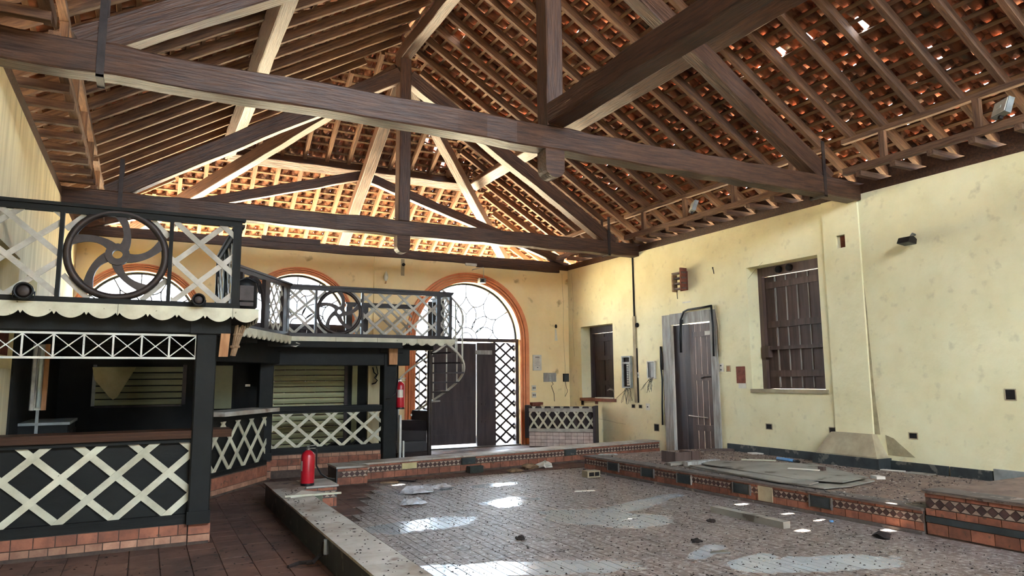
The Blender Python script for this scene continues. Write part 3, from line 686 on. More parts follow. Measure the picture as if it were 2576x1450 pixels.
# stage along the right wall (front edge slightly skewed)
SA_, SB_ = Vector((6.76, 10.32, 0)), Vector((6.93, 4.50, 0)); su = (SB_-SA_).normalized(); sn = Vector((-su.y, su.x, 0))*-1
if sn.x > 0: sn = -sn
SLn = (SB_-SA_).length
stg = empty('stage', (8, 7, 0), 'low tiled stage along the right wall', kind='structure')
MB().prism([(6.76, 10.32), (6.93, 4.50), (XR, 4.50), (XR, 10.15)], (0, 0, 0), (1, 0, 0), (0, 1, 0), (0, 0, 1), .225).build('stage_core', 'grout', stg)
MB().prism([(6.735, 10.345), (6.905, 4.50), (XR, 4.50), (XR, 10.17)], (0, 0, .225), (1, 0, 0), (0, 1, 0), (0, 0, 1), .02).build('stage_bed', 'dust', stg)
tiled_area(stg, 'stage_tile', 'dust', 7.0, XR-.03, 4.55, 10.1, .30, .30, .250, .008, lambda x, y: True, .006, 200, .002)
s_ = 0
while s_ < SLn-.02:
    e = min(SLn, s_+.4); a, b = SA_+su*s_, SA_+su*(e-.006)
    MB().prism([(0, 0), ((b-a).length, 0), ((b-a).length, .26), (0, .26)], Vector((a.x, a.y, .240))+sn*.025, su, -sn, (0, 0, 1), .012).build('edge_tile', 'capt', stg); s_ += .4
MB().obox(SA_+Vector((0, 0, .015))+sn*.02, SB_+Vector((0, 0, .015))+sn*.02, .05, .03).build('foot_kerb', 'capt', stg)
brick_row(stg, SA_, su, sn, SLn, .03, .115, .155); brick_row(stg, SA_, su, sn, SLn, .195, .228, .20, off=.08)
diamond_row(stg, SA_, su, sn, SLn, .117, .193)
brick_row(stg, (SA_.x, SA_.y, 0), (1, -.063, 0), (0, 1, 0), 2.6, .03, .12, .2)
for i, (q, lab) in enumerate(((.14, 'dark recessed step light nearest the far stage corner'), (.285, 'dark step light below the open wooden box'), (.42, 'dark step light below the middle of the grey sheets'), (.60, 'large dark step light left of the pale patch'), (.80, 'dark step light nearest the raised step'))):
    c = SA_+su*(SLn*q); l = empty('step_light', (c.x, c.y, .1), lab, 'step light', 'step lights in the stage face')
    rot = Matrix(((su.x, sn.x, 0), (su.y, sn.y, 0), (0, 0, 1)))
    piece('housing', 'stepl', c+sn*.016+Vector((0, 0, .145)), (.27, .022, .125), l, rot); piece('lens', 'slate', c+sn*.029+Vector((0, 0, .145)), (.235, .006, .095), l, rot)
    piece('rim', 'capt', c+sn*.022+su*.142+Vector((0, 0, .145)), (.015, .03, .135), l, rot); piece('rim', 'capt', c+sn*.022-su*.142+Vector((0, 0, .145)), (.015, .03, .135), l, rot)
piece('cement_patch', 'plinthstone', SA_+su*(SLn*.665)+sn*.014+Vector((0, 0, .13)), (.22, .02, .18), stg, Matrix(((su.x, sn.x, 0), (su.y, sn.y, 0), (0, 0, 1))))
# raised step at the near end
st2 = empty('raised_step', (8.2, 3.5, 0), 'higher tiled step at the near end of the stage', kind='structure')
B('step_core', 'grout', (6.95, XR, 1.2, 4.48, 0, .405), st2); B('step_top', 'dust', (6.92, XR, 1.2, 4.50, .405, .43), st2)
for k in range(8): B('edge_tile', 'capt', (6.915, 7.2, 4.49-(k+1)*.4+.003, 4.49-k*.4-.003, .425, .438), st2)
p_ = Vector((6.95, 4.48, 0)); uu, nn = Vector((0, -1, 0)), Vector((-1, 0, 0))
brick_row(st2, p_, uu, nn, 3.2, .362, .405, .20); brick_row(st2, p_, uu, nn, 3.2, .19, .26, .20, off=.1); diamond_row(st2, p_, uu, nn, 3.2, .263, .36); brick_row(st2, p_, uu, nn, 3.2, .012, .125, .21)
B('dark_band', 'slate', (6.932, 6.952, 1.2, 4.48, .128, .187), st2)

# far kerb
KA, KB = Vector((3.0, 10.92, 0)), Vector((XR-.01, 11.66, 0)); ku = (KB-KA).normalized(); kn = Vector((ku.y, -ku.x, 0)); KL = (KB-KA).length
fk = empty('far_kerb', (6, 11.4, 0), 'low tiled kerb wall in front of the entrance', kind='structure')
def kerb_prism(z0, z1, f0, f1, name, m, par, a=0.0, b=None):
    b = KL if b is None else b
    P = [KA+ku*a-kn*(-f0), KA+ku*b-kn*(-f0), KA+ku*b-kn*f1, KA+ku*a-kn*f1]
    MB().prism([(q.x, q.y) for q in P], (0, 0, z0), (1, 0, 0), (0, 1, 0), (0, 0, 1), z1-z0).build(name, m, par)
kerb_prism(0, .255, 0, .36, 'kerb_core', 'grout', fk)
k = 0
while k*.42 < KL: kerb_prism(.255, .28, .02, .38, 'kerb_top_tile', 'kerbtop', fk, k*.42+.003, min(KL, (k+1)*.42-.003)); k += 1
brick_row(fk, KA, ku, kn, KL, .03, .13, .20); diamond_row(fk, KA, ku, kn, KL, .135, .215, part=False); brick_row(fk, KA, ku, kn, KL, .218, .252, .20, off=.1)
MB().box(2.62, 3.08, 10.70, 11.24, 0, .25).build('end_block', 'grout', fk); MB().box(2.60, 3.10, 10.68, 11.26, .25, .275).build('end_block_top', 'kerbtop', fk)
brick_row(fk, (2.62, 10.70, 0), (1, 0, 0), (0, -1, 0), .46, .01, .12, .2); brick_row(fk, (2.62, 10.70, 0), (1, 0, 0), (0, -1, 0), .46, .205, .245, .2, off=.1); diamond_row(fk, (2.64, 10.70, 0), (1, 0, 0), (0, -1, 0), .42, .122, .202, part=False)
MB().box(2.608, 2.62, 10.70, 11.24, 0, .25).build('end_block_side', 'slate', fk)
c = KA+ku*.85; piece('cement_patch', 'cloth', (c.x+kn.x*.02, c.y+kn.y*.02, .19), (.26, .02, .09), fk, Matrix(((ku.x, kn.x, 0), (ku.y, kn.y, 0), (0, 0, 1))))
for q, lab in ((1.95, 'small dark step light in the far kerb near the door'), (4.15, 'small dark step light in the far kerb right of the door')):
    c = KA+ku*q; l = empty('step_light', (c.x, c.y, .1), lab, 'step light', 'step lights in the far kerb'); rot = Matrix(((ku.x, kn.x, 0), (ku.y, kn.y, 0), (0, 0, 1)))
    piece('housing', 'stepl', (c.x+kn.x*.02, c.y+kn.y*.02, .19), (.27, .03, .11), l, rot); piece('lens', 'slate', (c.x+kn.x*.037, c.y+kn.y*.037, .19), (.23, .006, .08), l, rot)
c = KA+ku*2.02; tag(piece('loose_lamp_housing', 'stepl', (c.x+kn.x*.12, c.y+kn.y*.12, .055), (.26, .12, .11), None, Matrix(((ku.x, kn.x, 0), (ku.y, kn.y, 0), (0, 0, 1)))), 'dark lamp housing lying on the floor against the far kerb', 'lamp housing')

# left kerb with its end block
lk = empty('left_kerb', (1.6, 6.5, 0), 'low kerb with white tiled top beside the dance floor', kind='structure')
B('kerb_core', 'slate', (1.44, 1.74, 2.6, 9.0, 0, .25), lk); B('end_core', 'slate', (1.44, 2.2, 8.98, 9.6, 0, .25), lk)
for k in range(16): B('kerb_top_tile', 'kerbtop', (1.42, 1.765, 2.6+k*.4+.003, 2.6+(k+1)*.4-.003, .25, .27), lk)
for (a, b, c_, d_) in ((1.42, 1.82, 9.0, 9.3), (1.42, 1.82, 9.303, 9.62), (1.823, 2.22, 8.97, 9.3), (1.823, 2.22, 9.303, 9.62)): B('kerb_top_tile', 'kerbtop' if a > 1.5 else 'dust', (a, b, c_, d_, .25, .27), lk)
brick_row(lk, (1.76, 8.98, 0), (1, 0, 0), (0, -1, 0), .44, .01, .12, .2); diamond_row(lk, (1.78, 8.98, 0), (1, 0, 0), (0, -1, 0), .42, .125, .2, part=False); brick_row(lk, (1.76, 8.98, 0), (1, 0, 0), (0, -1, 0), .44, .205, .245, .2)
gb = empty('glazed_block', (1.86, 8.86, 0), 'greenish glazed block leaning on the kerb end below the extinguisher', 'block')
B('body', 'green', (1.74, 1.98, 8.78, 8.95, .0, .215), gb); B('face', 'green', (1.755, 1.965, 8.77, 8.785, .02, .195), gb)
wp = empty('broken_board', (1.75, 8.3, .27), 'broken pale board with a raised lath lying across the kerb', 'board')
MB().prism([(1.5, 8.2), (1.98, 8.25), (1.7, 8.62)], (0, 0, .272), (1, 0, 0), (0, 1, 0), (0, 0, 1), .014).build('board', 'paper', wp); MB().obox((1.44, 8.22, .292), (2.05, 8.17, .292), .035, .02).build('lath', 'lath', wp)

# ------------------------------------------------------------------ fire extinguishers
def extinguisher(loc, r, h, label, hose_pts, sa=-150):
    t = empty('fire_extinguisher', loc, label, 'extinguisher', 'red fire extinguishers'); x, y, z = loc
    cyl_ = MB().lathe([(r*.93, 0), (r, .015), (r, h*.84), (r*.86, h*.91), (r*.5, h*.965), (r*.28, h)], loc, 28).build('cylinder', 'red', t, True)
    MB().lathe([(r*1.0, 0), (r*1.015, .01), (r*1.0, .03)], loc, 28).build('foot_ring', 'black', cyl_)
    val_ = MB().lathe([(r*.3, 0), (r*.3, .03), (r*.18, .035), (r*.18, .06)], (x, y, z+h-.005), 12).build('valve', 'chrome', t)
    MB().obox((x-.02, y, z+h+.045), (x+.09, y-.04, z+h+.06), .022, .012).build('handle', 'chrome', val_); MB().obox((x-.02, y, z+h+.02), (x+.08, y-.035, z+h+.02), .022, .010).build('carry_handle', 'chrome', val_)
    MB().tube(hose_pts, .011, 7).build('hose', 'black', t, True)
    n = 8; P = []
    mbp = MB()
    for j in range(n+1):
        a = R(sa+80*j/n); P.append((a))
    V = [(x+(r+.002)*math.cos(a), y+(r+.002)*math.sin(a), z+zz) for zz in (h*.42, h*.70) for a in P]
    mbp.poly(V, [(j, j+1, n+2+j, n+1+j) for j in range(n)]).build('label_sticker', 'paper', cyl_)
    return t
extinguisher((1.86, 9.10, .27), .082, .43, 'red fire extinguisher standing on the kerb end', [(1.88, 9.09, .73), (1.96, 9.08, .70), (1.965, 9.1, .50), (2.05, 9.2, .38), (2.16, 9.3, .31), (2.26, 9.36, .285)], -230)
extinguisher((4.005, 11.96, 1.05), .075, .48, 'red fire extinguisher hanging on the dark post beside the stairs', [(3.99, 11.95, 1.57), (3.93, 11.88, 1.56), (3.89, 11.84, 1.35), (3.80, 11.83, 1.26), (3.70, 11.84, 1.235)])
B('bracket', 'iron', (3.90, 4.06, 11.99, 12.05, 1.28, 1.31), bpy.data.objects['fire_extinguisher.001'])

# ------------------------------------------------------------------ bar and mezzanine
mz = empty('mezzanine', (0, 11, 2.2), 'dark timber mezzanine floor above the bar', kind='structure')
MZ = [(XL, 7.42), (.96, 7.42), (.96, 9.55), (2.02, 11.62), (4.86, 11.62), (4.86, 13.7), (XL, 13.7)]
MB().prism(MZ, (0, 0, 2.19), (1, 0, 0), (0, 1, 0), (0, 0, 1), .08).build('floor_deck', 'dark', mz)
beam('front_beam', 'dark', (XL, 7.66, 2.11), (.75, 7.66, 2.11), .16, .16, mz); beam('side_beam', 'dark', (.55, 7.7, 2.08), (.55, 10.6, 2.08), .14, .2, mz)
beam('oblique_beam', 'dark', (.75, 10.35, 2.0), (1.9, 12.0, 2.0), .16, .34, mz); beam('far_beam', 'dark', (1.65, 12.0, 1.985), (4.15, 12.0, 1.985), .18, .36, mz)
beam('far_cap', 'dark', (3.95, 12.0, 2.13), (4.6, 12.0, 2.13), .16, .10, mz)
for y in (8.6, 9.6, 10.6, 11.6, 12.6): beam('joist', 'dark', (XL, y, 2.14), (.9 if y < 10 else (1.4 if y < 11 else 3.9), y, 2.14), .08, .10, mz)
def post(x, y, z1, w, label, base=0.0, side=True):
    t = empty('bar_post', (x, y, 0), label, 'post', 'dark bar posts')
    beam('shaft', 'dark', (x, y, base), (x, y, z1), w, w, t, upv=(0, 1, 0)); beam('cap_block', 'dark', (x-w*.8, y-.01, z1-.09), (x+w*.9, y-.01, z1-.09), w*1.12, .16, t); B('foot_block', 'dark', (x-w*.55, x+w*.55, y-w*.55, y+w*.55, base, base+.12), t)
post(.53, 7.68, 2.19, .19, 'thick black post at the corner of the near bar', .20); post(1.74, 12.0, 2.19, .22, 'black post where the slanted and far bar counters meet', .30); post(3.80, 12.02, 2.19, .24, 'black post carrying the hanging fire extinguisher', .0)
for (x0_, x1_, y0_, y1_, h_, nm_) in ((.445, .645, 7.65, 7.80, .20, 'bar_post'), (1.63, 1.85, 11.86, 12.10, .30, 'bar_post.001')):
    po_ = bpy.data.objects[nm_]; B('plinth', 'grout', (x0_, x1_-.012, y0_, y1_, 0, h_), po_)
    piece('brick', 'brick', ((x0_+x1_)/2, y0_-.006, h_*.72), (x1_-x0_-.008, .012, h_*.46), po_); piece('brick', 'brickl', ((x0_+x1_)/2, y0_-.006, h_*.29), (x1_-x0_-.008, .012, h_*.30), po_); piece('brick', 'brick', (x1_-.006, (y0_+y1_)/2, h_*.5), (.012, y1_-y0_-.01, h_*.9), po_)
# near bar counter
def counter(name, label, A, Bv, z_pl, z_pan0, z_pan1, z_top0, z_top1, sp, sw, ang, overhang, off=0.0, topm='rafter', solid=True, rows=((.03, .10, 'brickl'), (.10, .2, 'brick')), th=.1, ov_end=.0):
    A, Bv = Vector(A), Vector(Bv); u = (Bv-A).normalized(); L_ = (Bv-A).length; n = Vector((u.y, -u.x, 0))
    t = empty(name, ((A+Bv)/2)[:], label, 'bar counter', 'lattice fronted bar counters')
    rot = Matrix(((u.x, -n.x, 0), (u.y, -n.y, 0), (0, 0, 1)))
    def bx(nm, m, s0, s1, d0, d1, z0, z1): return piece(nm, m, A+u*((s0+s1)/2)-n*((d0+d1)/2)+Vector((0, 0, (z0+z1)/2)), (s1-s0, d1-d0, z1-z0), t, rot)
    bx('plinth_core', 'grout', 0, L_, 0, .16, 0, z_pl); bx('bottom_rail', 'dark', 0, L_, .0, .10, z_pl, z_pan0); bx('top_rail', 'dark', 0, L_, .0, .10, z_pan1, z_top0)
    if solid: bx('back_panel', 'dark', 0, L_, .06, .08, z_pan0, z_pan1)
    bx('counter_top', topm, -.0, L_+ov_end, -overhang, .32, z_top0, z_top1)
    for z0, z1, m in rows: brick_row(t, A, u, n, L_, z0, z1, .165 if m == 'brick' else .14, m, off=.05 if m == 'brick' else 0)
    lattice(t, A-n*.03+Vector((0, 0, z_pan0)), u, L_, z_pan1-z_pan0, sp, sw, ang, .013, 'lath', off, rising_front=True)
    return t
counter('bar_counter', 'near bar counter with cream lattice on a black front', (XL, 7.65, 0), (.44, 7.65, 0), .20, .29, .97, 1.01, 1.085, .44, .062, 42, .04, off=.17, topm='beam', ov_end=.36)
counter('bar_counter', 'slanted bar counter between the near and far bars', (.86, 10.41, 0), (1.76, 11.70, 0), .27, .33, 1.0, 1.08, 1.14, .40, .055, 47, .16, off=.1, topm='kerbtop', rows=((.03, .10, 'brickl'), (.10, .26, 'brick')), ov_end=.05)
counter('bar_counter', 'far bar counter with open lattice before the roller shutter', (1.85, 12.0, 0), (3.68, 12.0, 0), .37, .47, 1.02, 1.06, 1.13, .37, .05, 41, .04, off=.05, topm='dark', solid=False, rows=((.12, .19, 'brickl'), (.19, .30, 'brick'), (.30, .36, 'brickl')))
# brace frieze of small crosses below the near beam
fr = empty('cross_frieze', (-.4, 7.62, 1.77), 'white frieze of small crosses under the near mezzanine beam', 'frieze')
x0, x1, z0, z1 = XL+.01, .435, 1.775, 2.02
B('rail', 'white', (x0, x1, 7.61, 7.63, z1-.02, z1), fr); B('rail', 'white', (x0, x1, 7.61, 7.63, z0, z0+.02), fr)
nb = 7; wb_ = (x1-x0)/nb
for i in range(nb+1): B('upright', 'white', (x0+i*wb_-.008, x0+i*wb_+.008, 7.612, 7.628, z0+.02, z1-.02), fr)
for i in range(nb):
    a, b = x0+i*wb_, x0+(i+1)*wb_
    MB().obox((a, 7.617, z0+.02), (b, 7.617, z1-.02), .01, .016, (0, 1, 0)).build('brace', 'white', fr); MB().obox((a, 7.624, z1-.02), (b, 7.624, z0+.02), .008, .016, (0, 1, 0)).build('brace', 'white', fr)
# scalloped valances
def valance(A, Bv, z0, z1, w, label, th=.022):
    A, Bv = Vector(A), Vector(Bv); u = (Bv-A).normalized(); L_ = (Bv-A).length; n = Vector((u.y, -u.x, 0)); k = max(1, round(L_/w)); w = L_/k
    t = empty('scalloped_valance', (A.x, A.y, z0), label, 'valance', 'scalloped edge boards'); h = z1-z0; dep = h*.42
    for i in range(0, k, 4):
        e = min(k, i+4); P = [(e*w-.002, h), (i*w+.002, h)]
        for q in range(i, e):
            P.append((q*w+.002, dep*.55))
            for j in range(0, 13): tt = j/12; P.append((q*w+w*(.06+.88*tt), dep*.98*(1-math.sin(math.pi*tt)**.75)))
            P.append((q*w+w-.002, dep*.55))
        MB().prism(P, Vector((A.x, A.y, z0)), u, (0, 0, 1), n, th).build('board', 'lath', t)
valance((XL, 7.40, 0), (.985, 7.40, 0), 2.135, 2.272, .245, 'cream scalloped edge board of the near balcony')
valance((.965, 7.42, 0), (.965, 9.55, 0), 2.135, 2.272, .22, 'cream scalloped edge board on the side of the near balcony')
valance((.98, 9.53, 0), (2.04, 11.60, 0), 2.135, 2.265, .20, 'cream scalloped edge board of the slanted balcony corner')
valance((2.05, 11.60, 0), (4.88, 11.60, 0), 2.145, 2.265, .178, 'cream scalloped edge board of the far balcony')
# balcony railings
def wheel(parent, c, r, u=(1, 0, 0), m='iron', sub=.0):
    c, u = Vector(c), Vector(u).normalized(); v = Vector((0, 0, 1)); n = u.cross(v)
    wh = MB(); N_ = 48
    wobj = MB().tube([c+(u*math.cos(2*math.pi*j/N_)+v*math.sin(2*math.pi*j/N_))*(r*.95) for j in range(N_+1)], r*.08, 8, False).build('wheel', m, parent, True); parent = wobj
    ring = [(r*.24*math.cos(2*math.pi*j/20), r*.24*math.sin(2*math.pi*j/20)) for j in range(20)]; inn = [(a*.42, b*.42) for a, b in ring]
    V = [c+u*a+v*b+n*d for d in (-.035, .035) for P in (ring, inn) for a, b in P]; F = []
    for j in range(20):
        k = (j+1) % 20; F += [(j, k, 20+k, 20+j), (40+k, 40+j, 60+j, 60+k), (k, j, 40+j, 40+k), (20+j, 20+k, 60+k, 60+j)]
    MB().poly(V, F).build('hub', m, parent)
    for a in (92, 164, 236, 308, 20):
        pts = []
        for j in range(11):
            t = j/10; rr = r*(.2+.74*t); an = R(a-38*(1-t)**1.1); pts.append((rr*math.cos(an), rr*math.sin(an)))
        L_, Rr = [], []
        for j, p in enumerate(pts):
            q0, q1 = pts[max(0, j-1)], pts[min(10, j+1)]; d = Vector((q1[0]-q0[0], q1[1]-q0[1])).normalized(); wd2 = r*(.105-.035*math.sin(math.pi*j/10))
            L_.append((p[0]-d.y*wd2, p[1]+d.x*wd2)); Rr.append((p[0]+d.y*wd2, p[1]-d.x*wd2))
        mb = MB(); k = 11; V = [c+u*a_+v*b_+n*d for d in (-.018, .018) for P in (L_, Rr) for a_, b_ in P]; F = []
        for j in range(10): F += [(j, j+1, k+j+1, k+j), (2*k+j+1, 2*k+j, 3*k+j, 3*k+j+1), (j+1, j, 2*k+j, 2*k+j+1), (k+j, k+j+1, 3*k+j+1, 3*k+j)]
        mb.poly(V, F).build('wheel_spoke', m, parent)
def railing(label, A, Bv, z0, z1, posts, lat, wheels, m='dark', top=.085, pw=.035, endpost=.07, latm='lathd'):
    A, Bv = Vector(A), Vector(Bv); u = (Bv-A).normalized(); L_ = (Bv-A).length
    t = empty('balcony_railing', (A.x, A.y, z0), label, 'railing', 'balcony railings'); rot = Matrix(((u.x, -u.y, 0), (u.y, u.x, 0), (0, 0, 1)))
    def bx(nm, s0, s1, th, za, zb_, mm=m): return piece(nm, mm, A+u*((s0+s1)/2)+Vector((0, 0, (za+zb_)/2)), (s1-s0, th, zb_-za), t, rot)
    bx('handrail', -.03, L_+.03, .10, z1-.03, z1); bx('top_rail', 0, L_, .06, z1-top, z1-.03); bx('bottom_rail', 0, L_, .07, z0, z0+.055)
    for s_, w in posts: bx('baluster_post', s_-w/2, s_+w/2, .06, z0+.055, z1-top)
    for (s0, s1, sp, sw, ang, off) in lat: lattice(t, A+u*s0+Vector((0, 0, z0+.055)), u, s1-s0, z1-top-z0-.055, sp, sw, ang, .012, latm, off)
    for (s_, zc, r_) in wheels:
        for sx in (-1, 1):
            for sz_ in (-1, 1):
                hz = (z1-top-zc) if sz_ > 0 else (zc-z0-.055)
                MB().obox(A+u*(s_+sx*r_)+Vector((u.y*-.03, u.x*.03, zc+sz_*(1.5*r_-r_))), A+u*(s_+sx*(1.5*r_-hz))+Vector((u.y*-.03, u.x*.03, zc+sz_*hz)), .05, .012, (u.y, -u.x, 0)).build('corner_slat', latm, t)
        wheel(t, A+u*s_+Vector((0, 0, zc))-Vector((u.y, -u.x, 0))*-.0, r_, u)
    return t
railing('near balcony railing with a large spoked wheel', (XL, 7.46, 0), (.80, 7.46, 0), 2.27, 3.19, [(.50, .035), (1.40, .035), (2.0, .075)],
        [(0, .48, .43, .05, 40, .1), (1.42, 1.97, .43, .05, 42, .02)], [(.955, 2.745, .425)])
railing('side lattice railing of the near balcony', (.78, 7.5, 0), (.78, 9.75, 0), 2.27, 3.14, [(1.1, .05), (2.22, .05)], [(.05, 1.06, .34, .045, 42, .1), (1.14, 2.18, .34, .045, 42, .1)], [])
dg = railing('slanted corner railing with a pointed arch panel', (.90, 9.80, 0), (1.99, 11.60, 0), 2.27, 3.12, [(.40, .05), (1.22, .16), (1.90, .13), (2.04, .1)], [(1.32, 1.84, .20, .035, 50, .0)], [], m='rail')
AA = Vector((.90, 9.80, 0)); du = (Vector((1.99, 11.60, 0))-AA).normalized()
def gothic(c_s, w, zb_, zt):
    for sg in (-1, 1):
        MB().tube([AA+du*(c_s+sg*(w/2)*math.cos(math.pi/2*(j/12)**1.3))+Vector((0, 0, zb_+(zt-zb_)*math.sin(math.pi/2*j/12))) for j in range(13)], .032, 6).build('arch_rib', 'rail', dg)
        MB().tube([AA+du*(c_s+sg*.005+sg*.17*(j/8)**2)+Vector((0, 0, zb_+(zt-zb_)*(.35+.6*j/8))) for j in range(9)], .026, 6).build('arch_rib', 'rail', dg)
gothic(.80, .74, 2.33, 3.02)
railing('far balcony railing with a small spoked wheel', (1.97, 11.66, 0), (4.84, 11.66, 0), 2.27, 3.115, [(0.0, .07), (.47, .035), (1.24, .035), (2.62, .07), (2.85, .05)],
        [(.03, .45, .34, .042, 42, .1), (1.26, 2.58, .34, .042, 42, .04), (2.66, 2.83, .17, .03, 50, .0)], [(.855, 2.69, .375)], m='rail')
railing('end railing of the far balcony beside the stairs', (4.84, 11.72, 0), (4.84, 12.55, 0), 2.27, 3.1, [(.4, .04), (.8, .05)], [(.04, .38, .28, .04, 45, .0), (.43, .78, .28, .04, 45, .05)], [], m='rail')
railing('rear lattice railing at the back of the far balcony', (3.45, 13.66, 0), (4.84, 13.66, 0), 2.27, 3.08, [(.05, .12), (.37, .12)], [(.11, .31, .20, .035, 55, .0), (.45, 1.35, .34, .042, 42, .1)], [], m='rail')
# things on the balcony edge
def stage_lamp(x, y, z, r, label, rz):
    t = empty('stage_lamp', (x, y, z), label, 'spotlight'); w = Matrix.Translation((x, y, z+r)) @ Matrix.Rotation(rz, 4, 'Z') @ Matrix.Rotation(R(90), 4, 'X')
    me = MB().lathe([(r*.55, -.10), (r*.85, -.07), (r, 0), (r, .05), (r*.86, .06), (r*.80, .02), (r*.3, .015)], (0, 0, 0), 22).mesh('can', 'black', True); link('can', me, t, w)
    me = MB().lathe([(r*.8, .02), (r*.5, .028), (r*.1, .032)], (0, 0, 0), 18).mesh('lens', 'iron', True); link('lens', me, t, w)
    MB().tube([(x-r*1.05, y, z+r), (x-r*1.05, y, z+.01), (x+r*1.05, y, z+.01), (x+r*1.05, y, z+r)], .008, 6).build('yoke', 'black', t); return t
stage_lamp(-.97, 7.325, 2.275, .075, 'small round black spotlight on the near balcony edge, far left', 0); stage_lamp(.42, 7.325, 2.275, .06, 'small round black spotlight beside the near balcony corner post', 0)
mh = empty('projector_lamp', (.93, 8.1, 2.28), 'bulky black lamp housing standing on the balcony corner', 'spotlight')
MB().lathe([(.10, 0), (.13, .03), (.13, .26), (.10, .32), (.04, .34)], (.93, 8.1, 2.33), 18).build('housing', 'black', mh, True); MB().box(.84, 1.02, 8.02, 8.18, 2.28, 2.32).build('base', 'black', mh)
MB().tube([(.80, 8.05, 2.42), (.79, 8.0, 2.50), (.82, 8.0, 2.62), (.93, 8.0, 2.67), (1.04, 8.0, 2.62), (1.07, 8.0, 2.5)], .012, 6).build('yoke', 'black', mh); B('vent', 'iron', (.86, 1.0, 7.965, 7.985, 2.42, 2.58), mh); B('vent', 'iron', (.86, 1.0, 7.962, 7.975, 2.36, 2.40), mh)
def torch(x, y, z, label, lean):
    t = empty('stick_bundle', (x, y, z), label, 'torch')
    for k in range(11):
        a = 2*math.pi*k/11; r_ = .028 if k else 0; j = RN.uniform(-.01, .02)
        MB().tube([(x+r_*math.cos(a)*.6, y+r_*math.sin(a)*.6, z), (x+lean*.5+r_*math.cos(a), y+r_*math.sin(a), z+.15), (x+lean+r_*1.5*math.cos(a), y+r_*1.5*math.sin(a), z+.29+j)], .011, 5).build('stick', 'straw', t)
    for q in (.08, .2): MB().lathe([(.045, 0), (.05, .012), (.045, .024)], (x+lean*q/.3, y, z+q), 12).build('binding', 'straw', t)
    return t
torch(.775, 7.56, 1.81, 'bundle of dry sticks hanging at the near bar corner', .06)
tag(MB().prism([(-.05, 0), (.035, .0), (.05, .23), (-.035, .23)], (.69, 7.53, 1.80), (1, 0, 0), (0, 0, 1), (0, 1, 0), .06).build('wood_lamp_shade', 'rawwood'), 'raw wood slab hanging beside the stick bundle', 'wood slab')
tag(MB().prism([(-.075, 0), (.07, .0), (.08, .40), (-.08, .40)], (3.82, 11.80, 1.82), (1, 0, 0), (0, 0, 1), (0, 1, 0), .07).build('wood_lamp_shade', 'rawwood'), 'raw wood slab fixed on top of the far bar post', 'wood slab')
mc = empty('mouldy_cable', (2.2, 11.58, 2.12), 'loop of loose white cable under the far balcony edge', 'cable'); MB().tube([(1.95, 11.6, 2.15), (2.02, 11.57, 2.11), (2.12, 11.56, 2.10), (2.2, 11.57, 2.14), (2.12, 11.55, 2.16)], .008, 5).build('cable_loop', 'plastic', mc)

# bar interior
bi = tag(MB().box(XL, 2.0, 13.42, 13.6, 0, 2.19).box(2.0, 3.42, 13.42, 13.6, 1.86, 2.19).box(3.42, 4.45, 13.42, 13.6, 0, 2.19).build('wall_bar', 'dark', org=(0, 13.4, 0)), 'dark partition wall at the back of the bar', kind='structure')
def roller(x0, x1, z0, z1, y, label):
    t = empty('roller_shutter', ((x0+x1)/2, y, z0), label, 'shutter', 'olive roller shutters'); n = max(3, round((z1-z0)/.105)); h = (z1-z0)/n
    for i in range(n):
        za = z0+i*h; P = [(0, .004), (.016, .012), (.022, h*.5), (.016, h-.016), (0, h-.008)]
        MB().prism([(b, a) for a, b in P], (x0, y, za), (0, 0, 1), (0, -1, 0), (1, 0, 0), x1-x0).build('slat', 'roller', t)
    B('guide', 'grey', (x0-.05, x0, y-.04, y+.03, z0, z1+.02), t); B('guide', 'iron', (x1, x1+.06, y-.05, y+.03, z0, z1+.02), t); B('bottom_bar', 'iron', (x0, x1, y-.03, y+.01, z0-.03, z0), t)
roller(2.05, 3.37, .10, 1.86, 13.41, 'wide olive roller shutter behind the far bar counter'); roller(-.70, .58, 1.17, 1.82, 13.38, 'small olive roller shutter seen through the near bar')
tag(MB().prism([(-.76, 1.80), (-.72, 1.60), (-.50, 1.32), (-.44, 1.27), (-.38, 1.31), (-.13, 1.80)], (0, 13.30, 0), (1, 0, 0), (0, 0, 1), (0, 1, 0), .012).build('hanging_flap', 'cloth'), 'drab triangular flap hanging before the small shutter', 'flap')
tag(B('hatch_panel', 'roller', (1.06, 1.38, 13.36, 13.41, 1.08, 1.83)), 'drab olive hatch panel between the two bars', 'panel')
B('door_handle', 'chrome', (1.60, 1.68, 13.36, 13.40, 1.46, 1.50), bi); B('door_board', 'dark', (1.45, 1.95, 13.39, 13.42, .1, 1.85), bi)
bp_ = empty('bar_back_wall', (3.9, 13.3, 0), 'cream wall strip with hanging wires behind the far bar', 'wall strip'); B('strip', 'walll', (3.82, 4.10, 13.34, 13.415, 0, 1.85), bp_)
MB().tube([(3.9, 13.32, 1.8), (3.92, 13.30, 1.7), (3.97, 13.29, 1.66), (3.93, 13.29, 1.6), (3.99, 13.3, 1.55), (3.95, 13.3, 1.5), (3.88, 13.3, 1.48)], .012, 5).build('wires', 'black', bp_); MB().tube([(3.97, 13.32, 1.82), (3.99, 13.28, 1.68), (3.95, 13.28, 1.6)], .009, 5).build('wires', 'black', bp_)
tag(B('panel_strip', 'roller', (3.52, 3.62, 13.38, 13.415, .1, 1.86)), 'narrow olive panel right of the wide shutter', 'panel')
fl = empty('fluorescent_lamp', (-1.05, 9.5, 1.27), 'upright fluorescent lamp on the left bar wall', 'lamp')
